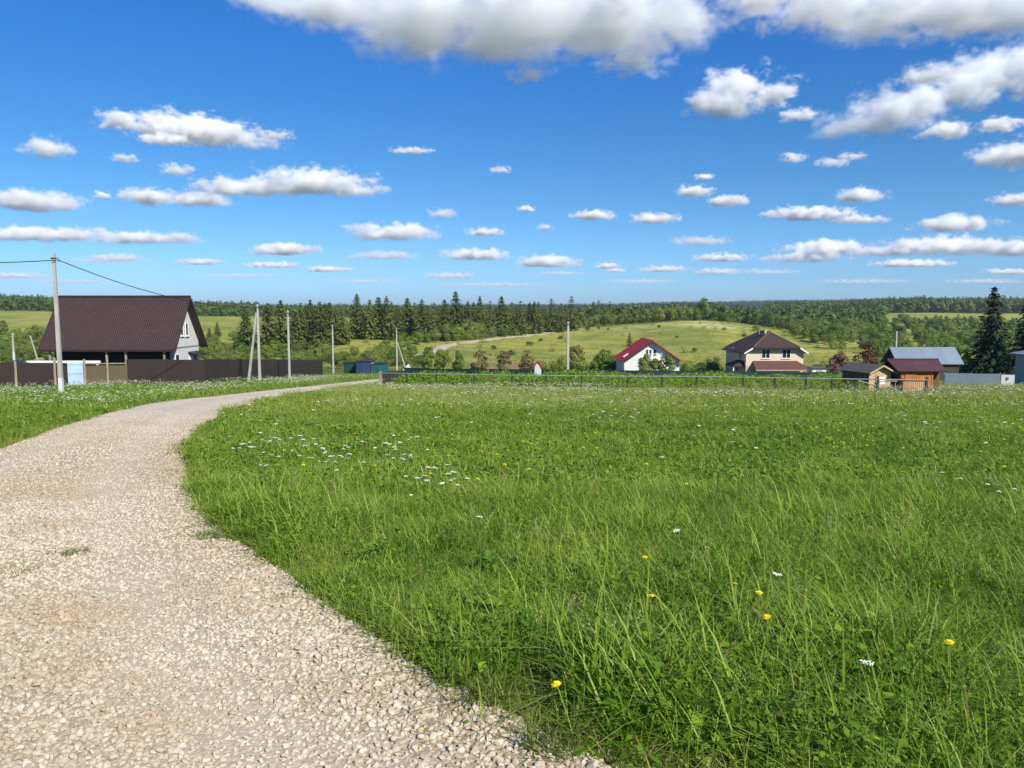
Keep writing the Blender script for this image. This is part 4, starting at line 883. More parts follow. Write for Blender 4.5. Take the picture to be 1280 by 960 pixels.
# ---------------------------------------------------------------- blue-grey roofed house
YD = 100.0; U0, U1 = ray(1111.6, 434).x * (YD + 2.4), ray(1193.6, 434).x * (YD + 2.4); zrD, zeD = at(0, 433.8, YD + 2.4).z, at(0, 455.3, YD).z; DX = (U0 + U1) / 2; DZ = gz(DX, YD + 2.4)
D_ = empty('house', (DX, YD + 2.4, DZ), 'low house with a plain blue-grey sheet roof behind the purple-roofed shed', 'house'); hx = (U1 - U0) / 2
m = MB(); m.slab([(-hx, -2.4, zeD - DZ), (hx, -2.4, zeD - DZ), (hx, 0, zrD - DZ), (-hx, 0, zrD - DZ)], .1); m.slab([(hx, 2.4, zeD - DZ), (-hx, 2.4, zeD - DZ), (-hx, 0, zrD - DZ - .002), (hx, 0, zrD - DZ - .002)], .1); DR = m.build('roof', BLUEROOF, D_)
m = MB(); m.prism([(-2.0, -.4), (2.0, -.4), (2.0, zeD - DZ + .25), (0, zrD - DZ - .15), (-2.0, zeD - DZ + .25)], 'x', -hx + .45, hx - .45); m.build('wall', DARKWOOD, D_)
xc = ray(1155, 433).x * (YD + 2.4) - DX
m = MB(); m.tube([(xc, 0, zrD - DZ - .1), (xc, 0, zrD - DZ + .28)], .09, 8); m.tube([(xc - .35, 0, zrD - DZ + .12), (xc + .3, 0, zrD - DZ + .2)], .05, 6); m.tube([(xc, 0, zrD - DZ + .283), (xc, 0, zrD - DZ + .42)], [.16, .02], 8); m.build('chimney_pipe', STEEL, DR)
window(D_, 'x', -hx + .45, .2, .7, .8, zeD - DZ - .3, -1, 0, WHITET, False)
# ---------------------------------------------------------------- sheds by the field fence
YS = 57.0; a0, a1 = ray(1126.5, 470).x * YS, ray(1166, 470).x * YS; SZ_ = gz((a0 + a1) / 2, YS + 1); SX_ = (a0 + a1) / 2
S = empty('garden_shed', (SX_, YS, SZ_), 'bright orange board shed with a purple-brown sheet roof by the fence', 'shed')
ez = at(0, 463.6, YS).z - SZ_; rz = at(0, 449.6, YS + 1.1).z - SZ_; rx0, rx1 = ray(1109, 450).x * (YS + 1.1) - SX_, ray(1173, 450).x * (YS + 1.1) - SX_
ex0, ex1 = ray(1122.5, 463).x * (YS - .25) - SX_, ray(1183, 463).x * (YS - .25) - SX_
m = MB(); m.slab([(ex0, -.3, ez), (ex1, -.3, ez), (rx1, 1.1, rz), (rx0, 1.1, rz)], .07); m.slab([(rx1, 2.5, ez), (rx0, 2.5, ez), (rx0, 1.1, rz - .002), (rx1, 1.1, rz - .002)], .07); SR = m.build('roof', PURPLE, S)
m = MB(); m.tube([(rx0, 1.1, rz + .03), (rx1, 1.1, rz + .03)], .07, 6); m.build('ridge_cap', PURPLE, SR)
fz = lambda y: ez - .08 + (y + .3) / 1.4 * (rz - ez)
hwS = (a1 - a0) / 2
mbox('front_wall', ORANGE, S, -hwS, hwS, 0, .08, -.2, fz(0) - .02)
m = MB(); m.prism([(.083, -.2), (2.1, -.2), (2.1, fz(.1) - .05), (1.1, fz(1.1) - .05), (.083, fz(.083) - .03)], 'x', -hwS + .01, hwS - .01); m.build('side_wall', ORANGED, S)
mbox('annex_wall', ORANGED, S, hwS - .002, ex1 - .15, .35, 1.9, -.2, fz(.35) - .03)
m = MB(); m.box(-hwS - .02, -hwS + .09, -.03, -.002, -.2, fz(0) - .03); m.box(hwS - .09, hwS + .02, -.03, -.002, -.2, fz(0) - .03); m.build('corner_board', ORANGE, S)
dr = mbox('door', ORANGE, S, -.9, -.05, -.045, -.003, -.1, fz(0) - .25); mbox('handle', STEEL, dr, -.2, -.16, -.08, -.047, .7, .85)
# pale shed with a grey felt roof, turned a little
T0 = at(1084.5, 462, 57.3); TZ = gz(T0.x + .9, 62)
T = empty('garden_shed', (T0.x + .95, 57.3, TZ), 'small pale board shed with a grey felt roof and a white notice on its front', 'shed', rz=R(15))
wT, lT = .95, 3.0; eT = at(0, 463.5, 57.3).z - TZ; aT = at(0, 455.8, 57.3).z - TZ
m = MB(); m.slab([(-wT - .25, lT + .3, eT - .13), (-wT - .25, -.35, eT - .13), (0, -.35, aT), (0, lT + .3, aT)], .06); m.slab([(wT + .25, -.35, eT - .13), (wT + .25, lT + .3, eT - .13), (0, lT + .3, aT - .002), (0, -.35, aT - .002)], .06); TR_ = m.build('roof', FELT, T)
m = MB(); m.prism([(-wT, -.2), (wT, -.2), (wT, eT - .08), (0, aT - .1), (-wT, eT - .08)], 'y', 0, .08); m.build('front_wall', TANB, T)
m = MB(); m.prism([(-wT + .01, -.2), (wT - .01, -.2), (wT - .01, eT - .1), (0, aT - .12), (-wT + .01, eT - .1)], 'y', .083, lT); m.build('side_wall', SHADEB, T)
dr = mbox('door', TANB, T, -.4, .4, -.04, -.003, -.1, eT - .25); mbox('handle', STEEL, dr, .3, .34, -.075, -.042, .75, .9)
mbox('notice', WHITET, T, -.35, .4, -.06, -.043, .95, 1.5)
m = MB()
for sx in (-1, 1):
    a, b = Vector((sx * (wT + .25), -.37, eT - .13)), Vector((0, -.37, aT)); u_ = Vector((0, 0, .13)); t_ = Vector((0, .018, 0)); m.add([a - u_, b - u_, b, a, a - u_ + t_, b - u_ + t_, b + t_, a + t_], [(0, 1, 2, 3), (7, 6, 5, 4), (0, 4, 5, 1), (1, 5, 6, 2), (2, 6, 7, 3), (3, 7, 4, 0)])
m.build('barge_board', TANB, TR_)
# grey-walled house at the right edge
YG = 76.0; gx0 = ray(1269, 450).x * (YG + 6); GZ_ = gz(gx0 + 2, YG + 3)
Gg = empty('house', (gx0 + 3, YG + 3, GZ_), 'grey-walled house with a pale grey roof cut off by the right edge', 'house')
er, rr_ = at(0, 446, YG).z - GZ_, at(0, 434, YG + 3).z - GZ_
m = MB(); m.slab([(-3.5, -3.4, er), (5, -3.4, er), (5, 0, rr_), (-2.3, 0, rr_)], .1); m.slab([(-3.5, 3.4, er), (-3.5, -3.4, er - .002), (-2.3, 0, rr_ - .002)], .1); m.slab([(5, 3.4, er - .003), (-3.5, 3.4, er - .003), (-2.3, 0, rr_ - .004), (5, 0, rr_ - .004)], .1); m.build('roof', mat('pale_grey_roof', (.30, .32, .35), .5, .08), Gg)
mbox('wall', GREYWALL, Gg, -3, 5, -3, 3, -.6, er - .12); window(Gg, 'y', -3, -1.6, .9, 1.0, er - 1.6, -1, 0, FASCIA)
# little well house
wp = gnd(672.5, 92.0); we = empty('well_house', wp, 'little white well house with a curved red roof behind the field fence', 'well')
zt1 = top_z(451.5, wp); hwW = .42
WELLW = mat('well_white', (.50, .49, .46), .7, .12, 3)
mbox('body', WELLW, we, -hwW, hwW, -.4, .4, -.1, zt1 * .55); m = MB()
m.prism([(-hwW, zt1 * .55 + .003), (hwW, zt1 * .55 + .003), (hwW * .95, zt1 * .72), (hwW * .55, zt1 * .88), (0, zt1 * .95), (-hwW * .55, zt1 * .88), (-hwW * .95, zt1 * .72)], 'y', -.38, .38); m.build('gable', WELLW, we)
m = MB(); pr = [(-hwW - .08, zt1 * .68), (-hwW * .62, zt1 * .89), (0, zt1 * .965), (hwW * .62, zt1 * .89), (hwW + .08, zt1 * .68), (hwW + .16, zt1 * .69), (hwW * .75, zt1 * .94), (0, zt1 * 1.03), (-hwW * .75, zt1 * .94), (-hwW - .16, zt1 * .69)]
for i in range(4): m.prism([pr[i], pr[i + 1], pr[8 - i], pr[9 - i]], 'y', -.55, .55)
m.build('roof', mat('red_well_roof', (.40, .04, .07), .5), we, fix=False); mbox('door', mat('grey_hatch', (.45, .45, .46), .6), we, -.25, .25, -.43, -.403, .05, zt1 * .5)
# low faded roofs beyond the brown young trees
for p0, p1, tp, lb in ((612, 624, 458, 'low faded red roof between the first two brown young trees'), (641, 651, 455.5, 'low faded red roof between the second and third brown young trees')):
    Y = 128; x0, x1 = ray(p0, 460).x * Y, ray(p1, 460).x * Y; zg = gz((x0 + x1) / 2, Y); e = empty('outbuilding', ((x0 + x1) / 2, Y, zg), lb, 'outbuilding'); h_ = at(0, tp, Y).z - zg; w2 = (x1 - x0) / 2 + .6
    mbox('wall', WHITEW, e, -w2 + .2, w2 - .2, -1.2, 1.2, -.5, h_ - 1.0); m = MB(); m.slab([(-w2, -1.6, h_ - 1.05), (w2, -1.6, h_ - 1.05), (w2, 0, h_), (-w2, 0, h_)], .08); m.slab([(w2, 1.6, h_ - 1.05), (-w2, 1.6, h_ - 1.05), (-w2, 0, h_ - .002), (w2, 0, h_ - .002)], .08); m.build('roof', PINKR, e)
# metal sheds at the end of the road
for p0, p1, tp, m_, lb, Y in ((431, 447, 452, DTEAL, 'dark green metal shed, leftmost of the metal sheds at the end of the road', 133), (446.5, 464, 450.5, BLUEP, 'blue metal shed with a flat dark roof at the end of the road', 131), (467.5, 484, 453, TEALP, 'teal metal shed, rightmost of the metal sheds at the end of the road', 131)):
    x0, x1 = ray(p0, 460).x * Y, ray(p1, 460).x * Y; zg = gz((x0 + x1) / 2, Y); e = empty('metal_shed', ((x0 + x1) / 2, Y, zg), lb, 'shed'); h_ = at(0, tp, Y).z - zg; w2 = (x1 - x0) / 2
    mbox('body', m_, e, -w2, w2, -1, 1.2, -.3, h_ - .12); m = MB(); m.slab([(-w2 - .12, -1.15, h_ - .08), (w2 + .12, -1.15, h_ - .08), (w2 + .12, 1.35, h_ + .02), (-w2 - .12, 1.35, h_ + .02)], .07); m.build('roof', FASCIA, e)
    d = mbox('door', m_, e, -w2 * .5, w2 * .35, -1.05, -1.003, -.1, h_ - .35); mbox('handle', STEEL, d, w2 * .2, w2 * .2 + .05, -1.09, -1.053, .8, 1.0)
wb = gnd(465.7, 130.5); h_ = top_z(454, wb); tag(MB().box(-.2, .2, -.15, .15, -.2, h_).box(-.24, .24, -.19, .19, h_ + .003, h_ + .06).build('pillar', WHITEW), 'white pillar between the blue and the teal metal sheds', 'pillar').location = wb
bp = gnd(1040, 96); bb = empty('outbuilding', gnd(1022, 112), 'low white outbuilding right of the beige house', 'outbuilding'); hb_ = top_z(458.5, bb.location)
mbox('wall', WHITEW, bb, -1.0, 1.0, -1, 1, -.4, hb_ - .15); m = MB(); m.slab([(-1.2, -1.2, hb_ - .1), (1.2, -1.2, hb_ - .1), (1.2, 1.2, hb_), (-1.2, 1.2, hb_)], .08); m.build('roof', FELT, bb)
mbox('door', GREYW, bb, -.4, .4, -1.05, -1.003, -.2, hb_ - .4)
# ---------------------------------------------------------------- fences
def fence_run(name, pts, h, sheet, post, label, cat='fence', pr=.045, step=2.6, postmesh=None, rails=False, tops=None, lean=0):
    """sheet panels between posts, each panel and post a part; pts are ground points along the run"""
    e = empty(name, pts[0], label, cat); o = Vector(pts[0]); L_ = []
    for a, b in zip(pts[:-1], pts[1:]):
        a, b = Vector(a), Vector(b); n = max(1, round((b - a).length / step))
        L_ += [a.lerp(b, i / n) for i in range(n)]
    L_.append(Vector(pts[-1])); L_ = [Vector((p.x, p.y, gz(p.x, p.y))) for p in L_]
    for i, (a, b) in enumerate(zip(L_[:-1], L_[1:])):
        d = (b - a).normalized(); nn = Vector((-d.y, d.x, 0)).normalized() * .02; ang = math.atan2(b.y - a.y, b.x - a.x); ln = math.hypot(b.x - a.x, b.y - a.y)
        dz = b.z - a.z; j = random.Random(i).uniform(-.02, .02)
        m = MB(); g = .006
        m.add([(g, -.02, .04), (ln - g, -.02, dz + .04), (ln - g, -.02, dz + h + j), (g, -.02, h + j), (g, .02, .04), (ln - g, .02, dz + .04), (ln - g, .02, dz + h + j), (g, .02, h + j)], [(0, 1, 2, 3), (7, 6, 5, 4), (0, 4, 5, 1), (1, 5, 6, 2), (2, 6, 7, 3), (3, 7, 4, 0)])
        m.box(g, ln - g, -.03, .03, h + j + min(0, dz) * 0 + .003, h + j + .02) if abs(dz) < .02 else None
        p = m.build('panel', sheet, e); p.location = a - o; p.rotation_euler.z = ang
    for i, a in enumerate(L_):
        m = MB(); m.box(-pr, pr, .025, .025 + 2 * pr, -.4, h + .06); p = m.build('post', post, e); p.location = a - o
    return e
FA, FB, FC2, FD = gnd(-45, 63.5), gnd(67, 67), gnd(158, 70.5), gnd(402, 112)
hF = 2.02
fence_run('sheet_fence', [FA, gnd(17, 65), FB], top_z(453.3, gnd(17, 65)), BROWNSHEET, BROWNSHEET, 'dark brown sheet fence at the left edge, left of the pale blue gate', step=2.4)
fence_run('sheet_fence', [FC2, gnd(255, 75.5), gnd(330, 92), FD], top_z(449.3, FC2), BROWNSHEET, BROWNSHEET, 'long dark brown sheet fence running back from the wooden posts beside the road', step=2.9)
fence_run('sheet_fence', [gnd(104.5, 68.6), gnd(131, 69.7), FC2], top_z(456.5, FC2), OLIVE, BROWNSHEET, 'lower olive-brown sheet fence between wooden posts in front of the house', step=1.9)
rl = MB(); a, b = gnd(104, 68.4), gnd(158, 70.8); rl.tube([a - a + Vector((0, 0, top_z(454.8, a))), b - a + Vector((0, 0, top_z(454.2, b)))], .05, 6); o = rl.build('fence_rail', WOODP); o.location = a; tag(o, 'pale wooden rail along the top of the olive-brown fence', 'rail')
GP = 'wooden posts of the brown fence'
for i, (px, Y, t) in enumerate(((17, 64.8, 451), (66.5, 66.8, 447.5), (103.5, 68.2, 449), (132.5, 69.6, 448.5), (158, 70.8, 449))):
    p = gnd(px, Y); h_ = top_z(t, p); m = MB(); r = random.Random(i); m.tube([(0, 0, -.3), (r.uniform(-.02, .02), 0, h_ * .5), (r.uniform(-.03, .03), 0, h_)], [.115, .105, .10], 9); o = m.build('fence_post', WOODP, smooth=False); o.location = p
    tag(o, ['rough wooden fence post nearest the left edge, before a dark sheet panel', 'rough wooden fence post just left of the concrete pole', 'rough wooden fence post right of the pale blue gate', 'rough wooden fence post in the middle of the olive-brown fence', 'rough wooden fence post where the olive-brown and the long dark fences meet'][i], 'fence post', GP)
ga, gb = gnd(82, 67.6), gnd(102, 68.2); e = empty('gate', ga, 'pale blue sheet gate between wooden posts behind the concrete pole', 'gate', rz=math.atan2(gb.y - ga.y, gb.x - ga.x)); ln = (gb - ga).length; h_ = top_z(453.5, ga)
mbox('leaf', PALEBLUE, e, .03, ln, -.02, .02, .1, h_); m = MB()
for z in (.25, h_ * .55, h_ - .15): m.box(.05, ln - .03, -.05, -.023, z - .03, z + .03)
m.build('brace', PALEBLUE, e); mbox('handle', STEEL, e, ln - .2, ln - .16, -.06, -.023, h_ * .48, h_ * .53)
a, b = gnd(69, 67.1), gnd(81, 67.5); e2 = fence_run('sheet_fence', [a, b], 1.85, BROWNSHEET, BROWNSHEET, 'short dark sheet panel between the wooden post and the pale blue gate', step=3)
# long white beam and tarp behind the fence
p = gnd(20, 70); z1 = at(0, 451.8, 70).z - p.z; x1 = ray(125, 452).x * 70 - p.x
tag(MB().box(.9, x1, -.12, .12, z1 - .14, z1 + .07).box(1.0, 1.15, -.1, .1, -.2, z1 - .203).box(x1 - .3, x1 - .15, -.1, .1, -.2, z1 - .203).build('beam', WHITET), 'long white beam on supports showing above the dark brown fence', 'beam').location = p
m = MB(); q = gnd(24, 69); m.prism([(-.65, 1.6), (.65, 1.6), (.55, 2.12), (.1, 2.2), (-.35, 2.38), (-.6, 2.3)], 'y', -.3, .3); m.box(-.6, .6, -.2, .2, -.2, 1.597); o = m.build('tarp_heap', NAVY); o.location = q; tag(o, 'navy tarp over a heap beside the white beam behind the fence', 'tarp')
# teal fence in front of the far houses
tp = [gnd(px, Y) for px, Y in ((505, 104), (600, 101), (700, 99), (800, 98), (900, 99), (1000, 101), (1118, 100))]
fence_run('sheet_fence', tp, 1.6, GREENSHEET, IRON, 'long dark teal sheet fence in front of the red and the beige houses', step=3.1)
# grey sheet fence and white gate on the right
ga_, gb_ = gnd(1183, 77), gnd(1253, 74); fence_run('sheet_fence', [ga_, gb_], 1.3, GREYSHEET, STEEL, 'grey-blue sheet fence right of the purple-roofed shed', step=2.2)
a, b = gnd(1254, 74), gnd(1271, 73.5); e = empty('gate', a, 'white sheet gate at the right end of the grey-blue fence', 'gate', rz=math.atan2(b.y - a.y, b.x - a.x)); ln = (b - a).length
mbox('leaf', WHITET, e, .02, ln, -.025, .025, .05, 1.22); mbox('letter_box', STEEL, e, ln * .42, ln * .56, -.09, -.028, .75, 1.0); m = MB(); m.box(.02, ln, -.035, .035, 1.223, 1.27); m.build('top_rail', STEEL, e)
# field fence: iron posts with two thin rails, a wooden post at the left corner
PX = [(475, 71.5), (508, 69.5), (545, 68), (592, 66), (640, 64.5), (683, 63), (727, 62), (785, 60.5), (828, 59.5), (872, 58.5), (930, 57), (970, 56), (1009, 55), (1042, 54.3), (1070.5, 53.7), (1099.5, 53), (1130, 52.6), (1161, 52.2)]
E = empty('field_fence', gnd(475, 71.5), 'low iron fence with thin rails along the far edge of the grassy field', 'fence'); o = E.location.copy()
fp = [gnd(px, Y) for px, Y in PX]; tops = np.interp([p[0] for p in PX], [475, 640, 785, 870, 1009, 1161], [466.3, 469.2, 470.3, 470.6, 473, 475])
for (px, Y), p, t in zip(PX, fp, tops):
    h_ = top_z(t, p); thick = px in (1099.5, 1161); m = MB(); r_ = .065 if thick else .055
    m.box(-r_, r_, -r_, r_, -.4, h_ + (.22 if thick else .1)); q = m.build('post', WOODP if px == 475 else (mat('dark_stake_wood', (.06, .05, .04), .8) if thick else IRON), E); q.location = p - o
    if px == 475: q.scale = (2.2, 2.2, 1.04)
for lvl, nm, rr2 in ((1.0, 'top_rail', .04), (.16, 'bottom_rail', .032)):
    m = MB(); m.tube([p - o + Vector((0, -.06, top_z(t, p) * lvl)) for p, t in zip(fp, tops)], rr2, 6); m.build(nm, GREYW, E)
# slatted panel beside the orange shed
m = MB(); a, b = fp[-2] - o, fp[-1] - o; hT = top_z(tops[-1], fp[-1])
for i in range(1, 12):
    q = a.lerp(b, i / 12); m.box(q.x - .035, q.x + .035, q.y - .01, q.y + .012, q.z - .05, q.z + hT * .97)
m.build('slat_panel', TANB, E)
# netting fence going back from the corner
nt_ = NT('black_netting'); n1 = nt_.math('FRACT', nt_.math('MULTIPLY', nt_.xyz(nt_.obj())[0], 9)); n2 = nt_.math('FRACT', nt_.math('MULTIPLY', nt_.xyz(nt_.obj())[2], 9))
al = nt_.math('MAXIMUM', nt_.math('LESS_THAN', n1, .34), nt_.math('LESS_THAN', n2, .34)); pb_ = nt_.new('ShaderNodeBsdfPrincipled', {'Base Color': (.012, .013, .013), 'Roughness': .8, 'Alpha': al}); NET = nt_.done(pb_.outputs[0])
fence_run('netting_fence', [gnd(478, 72.5), gnd(496, 88), gnd(513, 104)], 1.3, NET, IRON, 'black netting fence running back from the brown corner post', step=3.0)
# rough pole rails inside the fence near the pale shed
for i, (pa, pb2, z0_, z1_, lb) in enumerate(((1075, 1098, .85, .45, 'crooked wooden pole propped in front of the pale shed, sloping down to the right'), (1100, 1124, .75, .8, 'weathered horizontal pole between the pale shed and the orange shed'), (1088, 1120, .25, .3, 'low weathered pole lying before the pale shed front'))):
    a, b = gnd(pa, 56.5 + i * .4), gnd(pb2, 56.1 + i * .4); m = MB(); m.tube([(0, 0, z0_), ((b - a) * .5) + Vector((0, .05, (z0_ + z1_) / 2 + .04)), (b - a) + Vector((0, 0, z1_))], .045, 6)
    for f in (.08, .92): q = (b - a) * f; m.tube([q + Vector((0, .07, -.2)), q + Vector((0, .07, z0_ + (z1_ - z0_) * f + .15))], .04, 6)
    tag(m.build('rail', GREYW), lb, 'rail').location = a
# ---------------------------------------------------------------- utility poles
def pole(px, base, top, label, name='utility_pole', r=.14, Y=None, white=0, hook=True, cap=.3):
    p = gnd(px, Y) if Y else hit(px, base, 20, 300); h = top_z(top, p)
    e = empty(name, p, label, 'utility pole'); m = MB(); w0 = white
    m.tube([(0, 0, -.6 + 0), (0, 0, h)] if not w0 else [(0, 0, w0 + .003), (0, 0, h)], [r * 1.25 if not w0 else r * 1.2, r * .85], 4); s = m.build('shaft', CONC, e); s.rotation_euler.z = R(7)
    if w0:
        m = MB(); m.tube([(0, 0, -.5), (0, 0, w0)], [r * 1.27, r * 1.215], 4); q = m.build('whitewashed_base', WHITEW2, e); q.rotation_euler.z = R(7)
    if hook:
        m = MB(); z = h - cap; m.tube([(0, 0, z), (r + .12, 0, z)], .025, 6); m.tube([(r + .12, 0, z), (r + .2, 0, z - .05), (r + .2, 0, z - .2), (r + .1, 0, z - .25)], .02, 6); m.tube([(-r * .2, 0, z - .03), (-r * .2, 0, z + .03)], r * 1.15, 8); m.build('wire_hook', BLACKM, e)
    return e, p, h
pA, gA, hA = pole(77, 493.5, 317, 'nearest concrete pole, whitewashed at its foot, in front of the brown roof', r=.145, white=1.15)
pB, gB, hB = pole(323.5, 0, 380, 'concrete pole with a leaning brace in front of the dark fence', r=.15, Y=80)
# brace
p = gnd(308.5, gB.y + .3); tp_ = gB + Vector((-.12, -.05, hB - .9)) - p
m = MB(); m.tube([(0, 0, -.3), tuple(tp_)], [.17, .12], 4); q = m.build('brace', CONC, pB); q.location = p - gB
pC, gC, hC = pole(361, 0, 388, 'upright concrete pole against the dark fence, right of the braced pole', r=.15, Y=93)
pD, gD, hD = pole(417, 468, 406, 'concrete pole beyond the far end of the dark fence', r=.16)
pE, gE, hE = pole(496.5, 463.5, 409.5, 'concrete pole with a leaning stay beside the teal metal shed', r=.17)
p = gnd(508, gE.y - 1); m = MB(); m.tube([(0, 0, -.2), tuple(gE + Vector((.15, 0, hE * .66)) - p)], [.15, .1], 4); q = m.build('stay', CONC, pE); q.location = p - gE
pF, gF, hF_ = pole(710, 0, 402, 'tall pale concrete pole standing alone behind the field fence', r=.17, Y=88)
pG, gG, hG = pole(1120, 0, 414, 'white pole rising behind the blue-grey roof', r=.16, Y=125, white=3.0, hook=False)
pH, gH, hH = pole(16.5, 0, 416, 'thin pole with a white lower half behind the left end of the brown fence', r=.12, Y=100, white=3.5, hook=False)
pI, gI, hI = pole(45, 0, 418, 'thin leaning pole between the left edge and the brown roof', r=.1, Y=115, hook=False); pI.rotation_euler = (0, R(-14), 0); pI.location = gI + Vector((.7, 0, 0))
wh = gnd(509, 118); m = MB(); m.prism([(-.75, 0), (.75, 0), (.6, .45), (.1, .85), (-.3, .6), (-.65, .5)], 'y', -.5, .5); o = m.build('covered_heap', WHITEW); hh_ = top_z(455, wh); o.location = wh + Vector((0, 0, hh_ - .8)); tag(o, 'white covered heap at the foot of the leaning stay', 'heap'); o.location.z = wh.z; o.scale = (1, 1, hh_ / .85)
# wires
def wire(a, b, sag, label, r=.03):
    a, b = Vector(a), Vector(b); pts = [a.lerp(b, i / 16) + Vector((0, 0, -4 * sag * (i / 16) * (1 - i / 16))) for i in range(17)]
    o = a.copy(); m = MB(); m.tube([p - o for p in pts], r, 5); q = m.build('power_line', BLACKM); q.location = o; return tag(q, label, 'wire')
tA = gA + Vector((.3, 0, hA - .42)); tB = gB + Vector((.2, 0, hB - .35)); tC = gC + Vector((.2, 0, hC - .35)); tD = gD + Vector((.2, 0, hD - .35)); tE = gE + Vector((.2, 0, hE - .35)); tF = gF + Vector((.2, 0, hF_ - .5))
back = Vector((-62, 33, tA.z + .35))
lw = at(-260, 322.5, 42); wire(lw, tA, .25, 'black twisted cable from the left edge to the nearest concrete pole', .03)
wire(tA, tB, .9, 'black cable sagging past the brown roof from the nearest pole to the braced pole', .03)
wire(tB, tC, .4, 'cable between the braced pole and the upright pole beside it'); wire(tC, tD, .5, 'cable from the fence poles to the pole at the far end of the dark fence'); wire(tD, tE, .4, 'cable leading to the pole with a leaning stay')
wire(tE, tF, .8, 'cable crossing the hillside to the tall pale pole')
# ---------------------------------------------------------------- flowers
GMC = leafmat("clump_blade", (.09, .17, .012), (.22, .32, .03), .38, .5, (.20, .22, .06))
WHT = mat('white_petals', (.78, .76, .62), .6, .05); YEL = mat('yellow_petals', (.85, .70, .02), .5, .1, 20); STG = mat('flower_stem', (.10, .17, .03), .6, .2); YST = mat('pale_stem', (.28, .32, .06), .6, .2)
def umbel_parts(seed, h, spread=.05, n=14, disc=.011, stem_r=.0022):
    r = random.Random(seed); st = MB(); fl = MB(); bend = Vector((r.uniform(-.06, .06), r.uniform(-.06, .06), 0)); top = Vector((0, 0, h)) + bend
    st.tube([(0, 0, 0), bend * .3 + Vector((0, 0, h * .55)), top], [stem_r * 1.3, stem_r, stem_r * .8], 5)
    for i in range(n):
        a = i * 2.4; q = spread * math.sqrt((i + .5) / n); c = top + Vector((math.cos(a) * q, math.sin(a) * q, .035 - q * q * 4 + r.uniform(-.004, .004)))
        st.tube([top - Vector((0, 0, .005)), c], stem_r * .5, 3)
        k = 6; d = disc * r.uniform(.7, 1.2); fl.add([c + Vector((0, 0, .004))] + [c + Vector((math.cos(2 * math.pi * j / k) * d * (1 if j % 2 else .75), math.sin(2 * math.pi * j / k) * d * (1 if j % 2 else .75), 0)) for j in range(k)], [(0, 1 + j, 1 + (j + 1) % k) for j in range(k)])
    return st, fl
def daisy_parts(seed, h, rad=.02, n=14, stem_r=.0025):
    r = random.Random(seed); st = MB(); fl = MB(); bend = Vector((r.uniform(-.08, .08), r.uniform(-.08, .08), 0)); top = Vector((0, 0, h)) + bend
    st.tube([(0, 0, 0), bend * .3 + Vector((0, 0, h * .5)), top], [stem_r * 1.2, stem_r, stem_r], 5)
    for lay, (rd, zz) in enumerate(((1, .0), (.7, .006), (.4, .010))):
        for i in range(n):
            a = 2 * math.pi * i / n + lay * .3; d = Vector((math.cos(a), math.sin(a), 0)); s = Vector((-d.y, d.x, 0)); q = rad * rd * r.uniform(.85, 1.1)
            c = top + Vector((0, 0, zz)); fl.add([c, c + d * q * .55 - s * q * .16 + Vector((0, 0, q * .18)), c + d * q + Vector((0, 0, q * .22)), c + d * q * .55 + s * q * .16 + Vector((0, 0, q * .18))], [(0, 1, 2, 3)])
    return st, fl
def both(st, fl, m1, m2):
    m = MB(); m.v = st.v + fl.v; b = len(st.v); m.f = st.f + [tuple(b + i for i in f) for f in fl.f]; m.mi = [0] * len(st.f) + [1] * len(fl.f)
    return m.build('proto', [m1, m2], link=False, fix=False)
wk = [both(*umbel_parts(k, .34 + .03 * k, .034 + .006 * (k % 3), 12, .0125), STG, WHT) for k in range(4)]
nwk = [both(*umbel_parts(20 + k, .36 + .04 * k, .030 + .006 * (k % 3), 20, .0075), STG, WHT) for k in range(4)]
yk = [both(*daisy_parts(k, .34 + .05 * k, .022), STG, YEL) for k in range(3)]
sk_ = []
for k in range(3):                      # seeding grass heads
    r = random.Random(k); st = MB(); hd = MB()
    for i in range(7):
        b = Vector((r.uniform(-.12, .12), r.uniform(-.12, .12), 0)); l = Vector((r.uniform(-.14, .14), r.uniform(-.14, .14), 0)); h = r.uniform(.45, .68); st.tube([b, b + l * .35 + Vector((0, 0, h * .6)), b + l + Vector((0, 0, h))], [.0017, .0014, .001], 4)
        for j in range(9): z = h * (1 - j * .022); c = b + l * (.35 + .65 * (z / h - .6) / .4) + Vector((0, 0, z)); d = Vector((r.uniform(-1, 1), r.uniform(-1, 1), .8)).normalized() * .022; s = d.cross(Vector((r.uniform(-1, 1), r.uniform(-1, 1), 0))).normalized() * .0035; hd.add([c, c + d * .5 + s, c + d, c + d * .5 - s], [(0, 1, 2, 3)])
    sk_.append(both(st, hd, YST, mat('grass_seed_head', (.33, .29, .16), .8, .2)))
r = np.random.default_rng(33)
def flower_pts(n, y0, y1, s0, s1, dens):
    yy = np.sqrt(r.uniform(y0 ** 2, y1 ** 2, n * 6)); ss = r.uniform(s0, s1, n * 6); X, Y = ss * yy, yy; k = (~in_poly(X, Y)) & (edge_dist(X, Y) > .25) & (r.uniform(0, 1, len(X)) < dens(X, Y)); return X[k][:n], Y[k][:n]
def put(name, XY, protos, smin, smax, label, grow=True):
    X, Y = map(np.concatenate, zip(*XY)); n = len(X); sc = r.uniform(smin, smax, n) * (1 + (np.clip((Y - 25) / 30, 0, 1) * .25 if grow else 0))
    return scatter(name, np.stack([X, Y, zt(X, Y)], -1), np.stack([r.normal(0, .12, n), r.normal(0, .12, n), r.uniform(0, 6.28, n)], -1), sc, r.integers(0, len(protos), n), r.uniform(0, 1, n), protos, label, 'flowers')
clump = lambda f, sd: (lambda X, Y: np.clip(.5 + .9 * vnoise(X, Y, f, sd), 0, 1))
